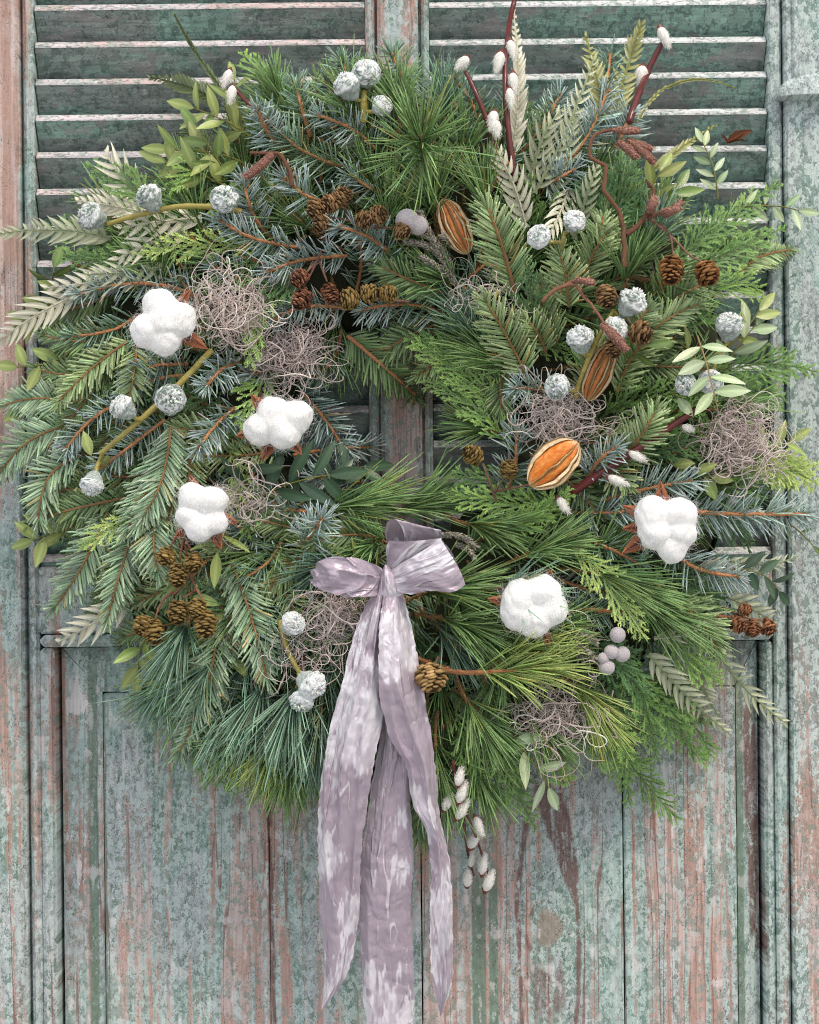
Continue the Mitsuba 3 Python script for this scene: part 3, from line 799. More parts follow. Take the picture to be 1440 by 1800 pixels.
allf = {}
for args in ((170, 250, 520, .42, 130, 230, 5), (190, 210, 560, .68, 110, 200, 6), (150, 190, 560, .86, 90, 170, 8)):
    for k, v in fill(kind_at, args[0], args[1], args[2], args[3], args[4], args[5], args[6]).items():
        allf.setdefault(k, []).extend(v)
fk = {}
for (kk, mat, sm), mbs in allf.items():
    m = MB()
    for x in mbs:
        for v, f, c in zip(x.v, x.f, x.c): pass
    m.v = [v for x in mbs for v in x.v]; m.c = [c for x in mbs for c in x.c]
    n = 0; fs = []
    for x in mbs:
        for f in x.f: fs.append(f + n)
        n += x.n
    m.f, m.n = fs, n
    root = {'spruce': 'spruce_greenery', 'fir': 'fir_greenery', 'pine': 'pine_greenery', 'cypress': 'cypress_greenery'}[kk]
    if root not in labels:
        tag(root, f'dense tangle of {kk} greenery filling the body of the wreath under the single sprigs', 'greenery', kind='stuff')
    k = name('twigs' if mat == 'mat_matte' else 'needles', root)
    m.put(k, mat, sm); labels[k] = {'kind': 'stuff'}

# ------------------------------------------------------------------ the sprigs that can be told apart (base to tip)
A = sprig
# spruce, left and top
A('spruce', [(545, 436), (388, 388)], .010); A('spruce', [(352, 522), (142, 517)], .006); A('spruce_green', [(240, 556), (132, 590)], 0)
A('spruce', [(250, 695), (118, 788)], .004); A('spruce', [(290, 738), (182, 820)], .008); A('spruce', [(420, 636), (366, 676)], .010, tiplift=.02)
A('spruce', [(415, 716), (352, 784)], .012, tiplift=.02); A('spruce', [(700, 470), (598, 400)], .012, tiplift=.02, ln=42); A('spruce', [(610, 450), (476, 476)], .012)
A('spruce', [(610, 543), (484, 562)], .002, ln=34); A('spruce', [(790, 555), (640, 545)], .004, ln=42); A('spruce', [(605, 360), (505, 315)], .010, ln=44)
A('spruce', [(660, 262), (565, 205)], .006, ln=42); A('spruce_green', [(620, 296), (476, 212)], .012, ln=46, twig=TWIG_BROWN); A('spruce', [(500, 262), (455, 193)], .012, tiplift=.03)
A('spruce_green', [(620, 180), (604, 112)], 0, ln=44); A('spruce_green', [(700, 190), (690, 100)], -.01, ln=44); A('spruce_green', [(845, 245), (800, 140)], 0, ln=44)
A('spruce_green', [(545, 240), (520, 150)], 0); A('spruce', [(480, 420), (430, 320)], .004); A('spruce', [(700, 350), (620, 310)], -.004)
A('spruce', [(560, 640), (440, 660)], -.01); A('spruce', [(470, 560), (380, 470)], -.005); A('spruce', [(330, 640), (240, 660)], -.006); A('spruce', [(330, 660), (225, 690)], -.004)
# spruce, centre and right
A('spruce', [(530, 690), (605, 790)], -.01, ln=44); A('spruce', [(515, 800), (648, 786)], -.012, ln=40); A('spruce', [(530, 960), (566, 914)], .012, tiplift=.035, ln=46)
A('spruce', [(970, 700), (910, 682)], .002, tiplift=.02, twig=srgb(150, 120, 100)); A('spruce', [(890, 860), (908, 764)], .004, ln=44); A('spruce', [(1030, 850), (1080, 788)], .006)
A('spruce', [(1060, 880), (1210, 846)], .004, ln=42); A('spruce', [(1190, 896), (1412, 904)], .010, ln=46, tw=5.5); A('spruce', [(1180, 965), (1294, 1012)], .010, ln=44, tw=5)
A('spruce_green', [(970, 1072), (1100, 1078)], .006, ln=36, tw=6.5); A('spruce_green', [(1160, 1060), (1285, 1084)], 0, ln=34); A('spruce', [(950, 330), (1005, 300)], 0)
A('spruce', [(980, 300), (1066, 162)], .002, ln=40); A('spruce_green', [(1050, 190), (1072, 100)], -.004, ln=40); A('spruce', [(1080, 260), (1105, 205)], .006, ln=46)
A('spruce', [(950, 260), (985, 170)], -.006, ln=40); A('spruce', [(1000, 900), (1090, 900)], -.01); A('spruce_green', [(1000, 940), (1120, 990)], -.002)
A('spruce_green', [(500, 940), (440, 1010)], -.002); A('spruce', [(480, 930), (410, 920)], -.008); A('spruce', [(960, 1000), (1060, 1040)], -.01); A('spruce', [(640, 850), (560, 840)], -.012)
# fir, left
A('fir_yellow', [(225, 600), (105, 704)], .006, ln=34); A('fir_yellow', [(240, 610), (226, 698)], .010, ln=36); A('fir_grey', [(165, 735), (80, 700), (10, 712)], .002, ln=42)
A('fir_grey', [(135, 745), (60, 770), (0, 832)], .006, ln=46); A('fir_grey', [(140, 800), (80, 850), (68, 912)], .010, ln=40); A('fir_grey', [(300, 750), (288, 830), (246, 915)], .014, ln=44)
A('fir_grey', [(280, 790), (262, 850), (225, 930)], .008, ln=40); A('fir_grey', [(330, 800), (300, 900), (272, 985)], .004, ln=38)
A('fir_grey', [(255, 875), (222, 970), (190, 1085)], .014, ln=40); A('fir_grey', [(190, 900), (150, 985), (98, 1066)], .008, ln=42); A('fir_dark', [(250, 870), (150, 890), (60, 915)], .002, ln=36)
A('fir_grey', [(275, 880), (270, 950), (278, 1005)], .012, ln=42); A('fir_dark', [(220, 590), (80, 590)], 0, ln=34); A('fir_dark', [(210, 640), (70, 650)], -.004)
A('fir_grey', [(405, 985), (440, 1080), (468, 1190)], .014, ln=44); A('fir_grey', [(392, 1060), (372, 1170), (318, 1318)], .014, ln=44); A('fir_grey', [(365, 1010), (400, 1070), (405, 1150)], .002, ln=38)
A('fir', [(480, 1010), (520, 1080)], -.004); A('fir_dark', [(200, 640), (120, 740)], -.006); A('fir_grey', [(240, 930), (215, 1000), (205, 1060)], .0, ln=38)
A('fir', [(340, 780), (330, 870)], -.002, ln=36); A('fir_dark', [(190, 520), (60, 560)], -.006); A('fir_dark', [(180, 860), (60, 880)], -.008)
# fir, right
A('fir_yellow', [(905, 520), (885, 440), (858, 368)], .022, ln=50, tw=5, tiplift=.01); A('fir_yellow', [(925, 660), (890, 590), (855, 532)], .016, ln=48, tiplift=.02)
A('fir_yellow', [(1000, 540), (985, 450)], .014, ln=40); A('fir_dark', [(610, 590), (670, 640), (730, 694)], .004, ln=48, tw=5, twig=TWIG_ORANGE); A('fir', [(1085, 690), (1130, 600), (1225, 535)], .006, ln=42)
A('fir_yellow', [(1085, 810), (1150, 726)], .016, ln=44, tiplift=.01); A('fir_yellow', [(1105, 610), (1138, 545)], .014, ln=38); A('fir_yellow', [(1060, 800), (1100, 850)], .004)
A('fir', [(960, 620), (925, 560)], .006); A('fir', [(1020, 520), (1075, 400)], .002, ln=40); A('fir', [(1190, 1060), (1262, 1140)], .010, ln=46); A('fir_dark', [(1130, 1200), (1230, 1260)], 0, ln=38)
A('fir', [(980, 600), (950, 500)], -.002); A('fir_yellow', [(1040, 470), (1060, 380)], -.002); A('fir', [(1030, 700), (1060, 600)], .0); A('fir_dark', [(760, 580), (850, 650)], -.006)
A('fir', [(1300, 480), (1390, 440)], .0, ln=34); A('fir_dark', [(900, 640), (880, 720)], -.004)
A('fir', [(600, 930), (520, 985), (470, 1040)], -.004, ln=38); A('spruce_green', [(620, 960), (540, 1010)], -.006); A('fir_dark', [(560, 960), (500, 925), (440, 915)], -.002)
A('spruce', [(590, 900), (500, 895)], -.008); A('fir_dark', [(700, 965), (630, 940), (560, 950)], .004, ln=40); A('spruce_green', [(660, 930), (590, 1000)], .0); A('pine', [(700, 930), (640, 960)], -.002, n=110, ln=100, spread=40); A('pine', [(760, 480), (720, 400)], -.020, n=130, ln=110, spread=40); A('spruce_green', [(740, 430), (650, 400)], -.014); A('pine', [(700, 480), (690, 400)], -.026, n=110, ln=100, spread=44)
A('fir_dark', [(820, 960), (900, 930)], -.006); A('pine', [(780, 900), (860, 925)], .0, n=120, ln=120, spread=26)
A('fir_yellow', [(1150, 520), (1180, 470)], .0); A('fir_dark', [(1160, 560), (1240, 500)], .0, ln=38); A('pine_blue', [(1110, 470), (1150, 400)], -.002, n=110, ln=100, spread=26)
A('fir_dark', [(800, 520), (740, 500), (670, 468)], .004, ln=40); A('pine', [(850, 520), (760, 480)], -.006, n=120, ln=110, spread=34); A('cypress_dark', [(760, 560), (720, 500), (690, 440)], -.006)
A('spruce_green', [(690, 560), (740, 470)], -.012); A('pine', [(640, 470), (690, 350)], -.012, n=110, ln=100, spread=40); A('pine_blue', [(620, 940), (560, 1000)], -.004, n=110, ln=110, spread=34)
A('fir', [(880, 600), (800, 620), (735, 660)], .004, ln=40); A('cypress', [(900, 690), (830, 670), (765, 650)], .0, wid=46); A('fir_dark', [(800, 560), (720, 590), (650, 640)], -.004, ln=40)
A('pine', [(900, 760), (830, 740)], -.006, n=110, ln=95, spread=34); A('spruce_green', [(600, 580), (560, 660)], -.006)
# pine
A('pine', [(752, 340), (745, 290), (740, 244)], .018, tiplift=.03, n=150, spread=78, ln=138, start=.55); A('pine', [(885, 430), (852, 338)], .010, n=130, ln=120, spread=30)
A('pine', [(780, 440), (765, 330)], 0, n=110, ln=120, spread=40); A('pine', [(690, 250), (700, 170)], -.004, n=120, ln=110, spread=42); A('pine_blue', [(775, 250), (780, 170)], -.006, n=110, ln=95)
A('pine', [(500, 220), (482, 150)], -.006, n=110, ln=90); A('pine', [(640, 260), (620, 180)], -.004, n=90); A('pine', [(1100, 540), (1108, 470)], .004, n=100, ln=110, spread=28)
A('pine', [(530, 900), (640, 878)], .004, n=150, ln=150, spread=24, start=.2); A('pine', [(640, 900), (740, 880)], -.004, n=100, ln=130, spread=28); A('pine', [(960, 690), (840, 610)], -.002, n=140, ln=120, spread=30)
A('pine_blue', [(900, 640), (820, 560)], -.004, n=110, ln=110); A('pine', [(700, 1070), (800, 1035)], .006, n=150, ln=150, spread=26); A('pine', [(730, 1080), (820, 1100)], .002, n=130, ln=130, spread=36)
A('pine_blue', [(840, 1045), (905, 1038)], .022, n=70, ln=120, spread=36, twig=srgb(120, 90, 80)); A('pine', [(870, 1000), (960, 965)], .006, n=120, ln=120, spread=26)
A('pine', [(980, 1000), (1090, 1025)], .012, n=130, ln=150, spread=22); A('pine', [(1060, 1020), (1190, 1090)], .008, n=120, ln=130, spread=26)
A('pine_yellow', [(735, 1158), (815, 1182), (880, 1180), (958, 1172)], .026, n=130, ln=120, spread=36, start=.45, twig=TWIG_ORANGE * .85, tw=10)
A('pine_yellow', [(850, 1200), (930, 1140)], .010, n=90, ln=125, spread=22); A('pine_blue', [(340, 1060), (320, 1120)], .012, n=120, ln=120, spread=30); A('pine_blue', [(395, 1120), (350, 1190)], .004, n=130, ln=120, spread=34)
A('pine_blue', [(320, 1150), (280, 1215)], -.004, n=110, ln=100, spread=34); A('pine_blue', [(480, 1150), (455, 1240)], .004, n=160, ln=150, spread=30); A('pine_blue', [(535, 1150), (510, 1240)], .010, n=170, ln=160, spread=30)
A('pine_blue', [(580, 1180), (565, 1290)], .006, n=150, ln=130, spread=28); A('pine_yellow', [(440, 1230), (425, 1310)], -.004, n=110, ln=100, spread=30); A('pine', [(520, 1290), (505, 1350)], -.004, n=120, ln=110, spread=34)
A('pine_yellow', [(590, 1290), (600, 1360)], -.010, n=90, ln=90); A('pine', [(770, 1250), (775, 1370)], .002, n=150, ln=140, spread=26); A('pine', [(830, 1290), (850, 1380)], -.002, n=120, ln=110, spread=26)
A('pine', [(730, 1330), (745, 1430)], -.006, n=120, ln=110, spread=20); A('pine', [(800, 1180), (850, 1270)], .002, n=120, ln=120, spread=30); A('cypress_dark', [(1020, 1120), (1080, 1160), (1130, 1230)], .008, wid=54)
A('pine_yellow', [(950, 1180), (1040, 1240)], .006, n=110, ln=130, spread=24); A('cypress', [(1150, 1180), (1180, 1240), (1205, 1310)], .002, wid=50); A('pine', [(700, 1150), (690, 1260)], -.012, n=120)
A('pine_blue', [(420, 1190), (400, 1270)], -.002, n=130, ln=120, spread=32); A('pine', [(880, 1120), (980, 1100)], .0, n=110, ln=110, spread=30); A('pine', [(900, 1200), (960, 1290)], .0, n=110, ln=120, spread=26)
A('pine_yellow', [(500, 1260), (470, 1330)], .0, n=100, ln=105, spread=28); A('pine_blue', [(460, 1010), (470, 1090)], -.004, n=110, ln=110, spread=30)
# cypress
A('cypress', [(310, 380), (230, 330), (150, 288)], .002); A('cypress', [(260, 420), (170, 410), (80, 398)], -.004); A('cypress_yellow', [(460, 440), (360, 430), (240, 448)], .004, wid=40)
A('cypress', [(300, 440), (180, 460), (95, 440)], -.006); A('cypress_bright', [(500, 480), (455, 560), (440, 640)], .012, wid=40); A('cypress_bright', [(490, 640), (450, 690), (420, 745)], .0)
A('cypress_dark', [(540, 470), (450, 505)], .004); A('cypress_bright', [(400, 320), (350, 300), (300, 330)], .0)
A('cypress_bright', [(900, 740), (820, 660), (722, 606)], .006, wid=56); A('cypress_bright', [(905, 790), (840, 720), (745, 668)], .008, wid=56); 
A('cypress', [(880, 650), (800, 610), (715, 592)], 0); A('cypress_dark', [(1050, 460), (1085, 350), (1112, 250)], .004, wid=64); A('cypress_dark', [(1020, 430), (1045, 350), (1090, 300)], .0, wid=60)
A('cypress_dark', [(1085, 480), (1115, 400), (1150, 330)], .0, wid=56); A('cypress_dark', [(945, 600), (935, 530), (930, 462)], .014, wid=40); A('cypress', [(1180, 460), (1270, 390), (1368, 322)], .006, wid=48)
A('cypress', [(1200, 480), (1290, 440), (1380, 400)], .002, wid=44); A('cypress_bright', [(1230, 520), (1290, 500), (1340, 505)], .0)
A('cypress', [(1250, 660), (1350, 640), (1438, 655)], .004, wid=54); A('cypress', [(1250, 700), (1310, 690), (1380, 700)], -.004); A('cypress_yellow', [(1290, 780), (1370, 815), (1445, 855)], .006, wid=56)
A('cypress_yellow', [(1300, 830), (1370, 830), (1440, 815)], .0, wid=46); A('cypress_bright', [(1010, 905), (900, 885), (785, 872)], .004, wid=50); A('cypress', [(960, 860), (880, 850), (800, 835)], -.002)
A('cypress_bright', [(850, 930), (920, 915), (1000, 860)], .006, wid=46); A('cypress_yellow', [(1000, 960), (1065, 1020), (1132, 1118)], .020, wid=50); A('cypress_bright', [(1160, 1110), (1215, 1160), (1270, 1205)], .008)
A('cypress', [(1090, 1140), (1130, 1230), (1155, 1335)], .008, wid=46); A('cypress', [(1120, 1190), (1180, 1270), (1240, 1338)], .004, wid=52); A('cypress_bright', [(1030, 1220), (1080, 1280), (1105, 1335)], .008, wid=50)
A('cypress', [(1070, 1290), (1130, 1370), (1190, 1440)], .004, wid=48); A('cypress', [(1080, 1300), (1100, 1360), (1105, 1410)], .0, wid=44); A('cypress', [(1000, 1270), (1050, 1310), (1090, 1345)], .002)
A('cypress', [(870, 1330), (905, 1390), (942, 1458)], .004, wid=36); A('cypress', [(850, 1240), (880, 1310), (905, 1385)], .004, wid=50); A('cypress_bright', [(940, 1280), (970, 1330), (1000, 1370)], .0)
A('cypress_yellow', [(255, 895), (195, 930), (140, 962)], .006, wid=34); A('cypress_yellow', [(400, 790), (420, 850), (400, 900)], .0, wid=34); A('cypress', [(330, 1300), (380, 1350), (420, 1375)], -.008)
A('cypress', [(600, 1290), (560, 1350), (520, 1390)], -.008); A('cypress_bright', [(800, 1250), (830, 1330), (860, 1390)], .0, wid=44); A('cypress', [(1180, 1240), (1230, 1290), (1250, 1330)], -.004)
A('cypress_dark', [(1100, 1130), (1080, 1200), (1090, 1290)], .0, wid=54); A('cypress_dark', [(960, 900), (1000, 950), (1050, 970)], -.004); A('cypress_bright', [(480, 150), (450, 120), (430, 90)], -.012, wid=36)
A('cypress_bright', [(480, 340), (410, 340), (370, 380)], -.002, wid=36); A('cypress', [(420, 830), (440, 880), (430, 940)], -.004, wid=36)
# saw-toothed leaves
F = dict(bend=.03)
A('fern_silver', [(252, 348), (215, 310), (184, 264)], .014, ln=44, step=24, w=10); A('fern_silver', [(265, 376), (200, 362), (135, 352)], .010, ln=30, w=10); A('fern_silver', [(355, 384), (290, 388), (208, 402)], .016, ln=40, step=17, w=11)
A('fern_silver', [(330, 405), (270, 425), (202, 458)], .010, ln=38, step=17, w=11); A('fern_grey', [(195, 418), (100, 404), (-8, 412)], .010, ln=36, step=14, w=9); A('fern_grey', [(300, 466), (200, 480), (150, 482)], .006, ln=36, step=15)
A('fern_silver', [(130, 520), (70, 550), (-6, 604)], .012, ln=42, step=15, w=10); A('fern_silver', [(240, 488), (150, 498), (78, 506)], .006, ln=38, step=15, w=10)
A('fern_silver', [(900, 275), (912, 150), (902, 18)], .012, ln=25, step=12, w=9, ang=40); A('fern_silver', [(925, 400), (905, 330), (868, 255)], .016, ln=34, step=12, w=10); A('fern_grey', [(940, 340), (1000, 220), (1047, 92)], .010, ln=34, step=17, w=7)
A('fern_olive', [(1078, 210), (1100, 130), (1128, 40)], .006, ln=32, step=12, w=9); A('fern_olive', [(1062, 215), (1050, 140), (1028, 62)], .004, ln=28, step=12); A('fern_grey', [(970, 360), (1000, 260), (1016, 160)], .006, ln=30, step=15, w=7)
A('fern_dark', [(385, 178), (330, 152), (264, 136)], .006, ln=24, step=9, w=8); A('fern_dark', [(400, 168), (350, 100), (306, 24)], .004, ln=15, step=9, w=6, ang=24); A('fern_olive', [(1122, 215), (1165, 158), (1225, 139), (1294, 156)], .004, ln=12, step=11, w=5, ang=20)
A('fern_olive', [(1140, 305), (1190, 265), (1258, 220)], .0, ln=18, step=11, w=6, ang=30); A('fern_grey', [(1140, 1150), (1200, 1215), (1280, 1288)], .014, ln=34, step=15, w=9); A('fern_grey', [(1250, 1130), (1310, 1210), (1384, 1272)], .012, ln=34, step=17, w=8)
A('fern_grey', [(1225, 1150), (1235, 1200), (1262, 1256)], .004, ln=26, step=12); A('fern_grey', [(1280, 1050), (1330, 1075), (1366, 1102)], .010, ln=34, step=17); A('fern_grey', [(1280, 985), (1340, 992), (1402, 978)], .006, ln=24, step=14, w=6)
A('fern_silver', [(222, 1060), (165, 1095), (102, 1128)], .012, ln=40, step=17, w=11); A('fern_silver', [(1150, 1122), (1195, 1118), (1240, 1090)], .014, ln=18, step=17, w=6); A('fern_silver', [(1000, 330), (960, 420)], .0, ln=30)
A('fern_grey', [(935, 330), (955, 240), (990, 190)], .004, ln=34, step=14); A('fern_grey', [(1010, 420), (1030, 350), (1050, 290)], .008, ln=30, step=12, w=8)
# leafy sprigs
A('leaf_olive', [(440, 292), (370, 268), (300, 264)], .010, ln=58, w=20, pairs=3); A('leaf_olive', [(440, 240), (390, 210), (340, 190)], .012, ln=60, w=21, pairs=3); A('leaf_olive', [(420, 340), (350, 305), (290, 285)], .006, ln=60, w=19, pairs=3)
A('leaf_green', [(400, 310), (370, 260), (345, 225)], .012, ln=58, w=20, pairs=2); A('leaf_olive', [(430, 250), (420, 190), (412, 140)], .0, ln=52, w=15, pairs=2); A('leaf_olive', [(150, 500), (90, 530), (40, 570)], .0, ln=52, w=23, pairs=3)
A('leaf_olive', [(140, 610), (80, 640), (30, 645)], -.002, ln=50, w=22, pairs=2); A('leaf_olive', [(130, 650), (80, 690), (40, 720)], -.004, ln=50, w=22, pairs=2); A('leaf_olive', [(200, 830), (160, 800)], .016, ln=48, w=20, pairs=1)
A('leaf_olive', [(120, 935), (80, 942), (58, 950)], .004, ln=58, w=20, pairs=2); A('leaf_olive', [(260, 1120), (245, 1150), (243, 1180)], .0, ln=48, w=20, pairs=2); A('leaf_olive', [(394, 936), (385, 956), (382, 972)], .020, ln=64, w=20, pairs=1, ang=55)
A('leaf_dark', [(450, 880), (510, 850), (580, 835)], .012, ln=82, w=24, pairs=3, curl=.12); A('leaf_dark', [(500, 910), (560, 870), (620, 860)], .008, ln=78, w=24, pairs=2, curl=.12); A('leaf_dark', [(580, 880), (600, 840), (640, 820)], .0, ln=66, w=22, pairs=2)
A('leaf_dark', [(430, 860), (440, 820), (470, 800)], .004, ln=66, w=22, pairs=1); A('leaf_olive', [(660, 1000), (610, 985), (585, 965)], .008, ln=62, w=14, pairs=2); A('leaf_olive', [(1110, 370), (1145, 330), (1160, 300)], .008, ln=52, w=19, pairs=2)
A('leaf_green', [(1130, 390), (1165, 360), (1190, 330)], .004, ln=50, w=18, pairs=2); A('leaf_grey', [(1262, 350), (1255, 300), (1235, 250)], .004, ln=36, w=12, pairs=4); A('leaf_grey', [(1290, 362), (1360, 362), (1405, 370)], .008, ln=42, w=15, pairs=3)
A('leaf_grey', [(1226, 590), (1245, 650), (1262, 720)], .046, ln=58, w=20, pairs=4, alt=False, ang=70, terminal=False, stem=srgb(150, 130, 90)); A('leaf_grey', [(1270, 650), (1305, 600), (1330, 570)], .012, ln=56, w=20, pairs=2)
A('leaf_olive', [(1270, 620), (1310, 580), (1335, 545)], .006, ln=54, w=19, pairs=2); A('leaf_green', [(1100, 640), (1125, 615), (1140, 608)], .016, ln=46, w=16, pairs=1); A('leaf_olive', [(1290, 830), (1350, 795), (1390, 775)], .004, ln=52, w=18, pairs=3)
A('leaf_dark', [(1290, 1000), (1340, 1010), (1370, 1040)], .008, ln=48, w=17, pairs=3); A('leaf_green', [(1350, 900), (1400, 930), (1430, 960)], .004, ln=30, w=9, pairs=2); A('leaf_grey', [(890, 1290), (930, 1330), (965, 1385)], .024, ln=56, w=19, pairs=2)
A('leaf_olive', [(1170, 810), (1210, 830), (1250, 838)], .006, ln=46, w=20, pairs=2); A('leaf_grey', [(1180, 690), (1192, 700)], .020, ln=42, w=20, pairs=1, terminal=True); A('leaf_olive', [(400, 1110), (410, 1150), (400, 1180)], -.004, ln=50, w=20, pairs=2)
A('leaf_olive', [(1230, 640), (1190, 600), (1160, 590)], .0, ln=46, w=16, pairs=2); A('leaf_olive', [(330, 960), (330, 1030), (380, 1080)], -.004, ln=52, w=22, pairs=2); A('leaf_green', [(90, 500), (95, 470)], -.004, ln=46, w=20, pairs=1)
A('leaf_green', [(300, 1140), (290, 1200)], -.006, ln=46, w=20, pairs=2)

# ------------------------------------------------------------------ moss
def curly(mb, p0, n, step, r, col, wild, pull, rg):
    d = unit(rg.normal(size=3) * [1, .30, 1]); ax = unit(rg.normal(size=3)); P = [p0]
    for _ in range(n):
        if rg.random() < .12: ax = unit(rg.normal(size=3) + [0, .9 * rg.choice([-1, 1]), 0])
        d = unit(d + np.cross(ax, d) * wild + rg.normal(0, .10, 3) + (pull - P[-1]) * 6)
        q = P[-1] + d * step; P.append(q)
    tube(mb, np.array(P), r * np.linspace(1.15, .6, n + 1), np.asarray(col) * (1 + .18 * rg.normal()), 4, .08)


MOSS = [((405, 540), 66, 85, 'loose grey mauve moss tuft between the upper left cotton boll and green cypress', .022), ((512, 615), 62, 85, 'grey curly moss tuft at the upper left of the centre hole', .008),
        ((588, 1085), 62, 80, 'curly grey moss tuft just under the left loop of the bow', .020), ((985, 738), 56, 75, 'grey mauve moss tuft above the bright orange dried fruit', .016),
        ((1300, 772), 78, 95, 'large tangle of grey mauve moss at the right edge of the wreath', .016), ((975, 1262), 64, 75, 'grey moss tuft low on the right among cypress sprays', .016),
        ((432, 880), 46, 26, 'thin grey moss strands right of the cotton boll above the hanging cones', .014), ((855, 522), 44, 12, 'few pale moss strands across the fir tips above the bright cypress', .026),
        ((1005, 1120), 46, 26, 'thin grey moss strands under the cotton boll right of the bow', .004), ((525, 1150), 50, 18, 'loose pale moss strands around the gumnut stem left of the ribbon', .022)]
for (x, y), rad, cnt, lab, lift in MOSS:
    rad *= .88
    m = MB(); rg = np.random.default_rng(int(x * 7 + y))
    c = at(x, y, surf(x, y) + lift - .008)
    for i in range(int(cnt * 1.5)):
        q = c + rg.normal(0, 1, 3) * [rad * K * .60, rad * K * .09, rad * K * .46]
        pull = q * .6 + c * .4 + rg.normal(0, .3, 3) * rad * K * [1.4, .3, 1.2]
        curly(m, q, int(26 + rg.random() * 22), 4.6 * K, 1.0 * K * (.45 + .9 * rg.random() ** 1.5), srgb(196, 182, 179) if rg.random() < .75 else srgb(222, 212, 204), .05 + .36 * rg.random(), pull, rg)
    k = name('moss_tuft'); m.put(k, 'mat_matte', True); tag(k, lab, 'moss', 'moss tufts in the wreath')

# ------------------------------------------------------------------ cotton bolls
ICO = trimesh.creation.icosphere(6, 1.0)


def cotton(cx, cy, lobes, label, bract, lift=.034):
    key = name('cotton_boll'); tag(key, label, 'cotton boll', 'cotton bolls in the wreath')
    c = at(cx, cy, surf(cx, cy) + lift)
    rg = np.random.default_rng(int(cx + cy))
    dv = np.array(ICO.vertices)
    r = np.zeros((len(dv), len(lobes)))
    for i, (lx, ly, lr, ld) in enumerate(lobes):
        o = np.array([lx * K, -ld * K, -ly * K]); rr = lr * K
        b = dv @ o; disc = rr * rr - (o @ o) + b * b
        r[:, i] = np.where(disc > 0, b + np.sqrt(np.maximum(disc, 0)), 0)
    r = np.maximum(r, 14 * K)
    pw = 16.0
    rad = (np.sum((r / r.max()) ** pw, axis=1)) ** (1 / pw) * r.max() * .95
    P = dv * rad[:, None]
    rad = rad * (0.97 + 0.15 * (meshkit.fbm(P / (24 * K), 2, 3) - .45) + .05 * (meshkit.fbm(P / (9 * K) * [1, 1, .45], 3, 5) - .5) + .006 * (meshkit.fbm(P / (2.6 * K) * [1, .6, .35], 2, 15) - .5))
    m = MB(); V = c + dv * rad[:, None]
    m.add(V, ICO.faces, np.array([.91, .91, .91]) * (1 + .02 * (meshkit.fbm(P / (9 * K), 3, 8) - .5))[:, None])
    m.put(name('tuft', key), 'mat_fluff', True)
    h = MB(); n = 800; idx = rg.integers(0, len(dv), n)
    nrm = np.array(trimesh.Trimesh(V, ICO.faces, process=False).vertex_normals)[idx]
    d = rg.normal(0, 1, (n, 3)); d = unit(d - (d * nrm).sum(1, keepdims=True) * nrm); d = unit(d + nrm * (.15 + .6 * rg.random((n, 1)) ** 2))
    bend = rg.normal(0, .45, (n, 3))
    R_, = (R,)
    needles(h, V[idx] + nrm * .3 * K, d, (12 + 18 * rg.random(n) ** 2) * K, .26 * K, np.array([.93, .93, .93]), np.array([.94, .94, .94]), C=bend * .6, rings=(0, .4, .75), taper=(1, .9, .7), jit=.02)
    k = name('fibres', key); h.put(k, 'mat_fluff', True); labels[k] = {'kind': 'stuff'}
    for (a, l, w) in bract:
        b = MB(); d = np.array([math.cos(a), .10, -math.sin(a)])
        base = c + np.array([0, 10 * K, 0]) + d * 10 * K
        blade(b, base, d, np.array([0, -1., 0]) , l * .96 * K, w * 1.1 * K, srgb(96, 52, 36), srgb(172, 110, 80), st=9, fold=-.5, curl=-.12, shape=.7, mid=srgb(80, 44, 32))
        b.put(name('bract', key), 'mat_matte', True)
    return key


cotton(288, 567, [(-6, -30, 34, 2), (28, -4, 34, 6), (-28, 16, 34, 6), (2, 32, 32, 4), (0, 0, 30, 16)], 'white cotton boll at the upper left with moss strands lying across it', [(.55, 82, 26), (-.9, 68, 22), (2.5, 60, 24)])
cotton(488, 747, [(-32, 8, 32, 4), (-6, -20, 34, 6), (34, -14, 33, 4), (12, 16, 32, 8), (0, 0, 28, 14)], 'white cotton boll left of the centre hole with brown husk tips', [(2.9, 70, 30), (2.0, 62, 26), (.9, 60, 24), (4.0, 66, 26)])
cotton(355, 900, [(-16, -26, 29, 4), (20, -20, 29, 6), (-4, 28, 29, 6), (22, 18, 26, 4), (-24, 8, 25, 4)], 'smaller white cotton boll directly above the hanging cone cluster', [(2.4, 62, 24), (1.1, 66, 26), (4.4, 62, 24), (.3, 58, 22)])
cotton(1172, 925, [(-26, -22, 35, 4), (22, -20, 35, 6), (-22, 12, 33, 8), (10, 40, 30, 4), (24, 10, 32, 8)], 'white cotton boll at the far right beside a blue spruce sprig', [(3.6, 78, 26), (2.6, 84, 30), (4.6, 74, 26), (3.1, 70, 24)])
cotton(938, 1065, [(-24, -14, 36, 4), (16, -24, 36, 6), (30, 4, 34, 6), (0, 24, 36, 6), (-30, 14, 32, 4)], 'white cotton boll right of the bow with pine needles lying over it', [(3.3, 74, 26), (1.2, 70, 26), (5.2, 66, 24)])

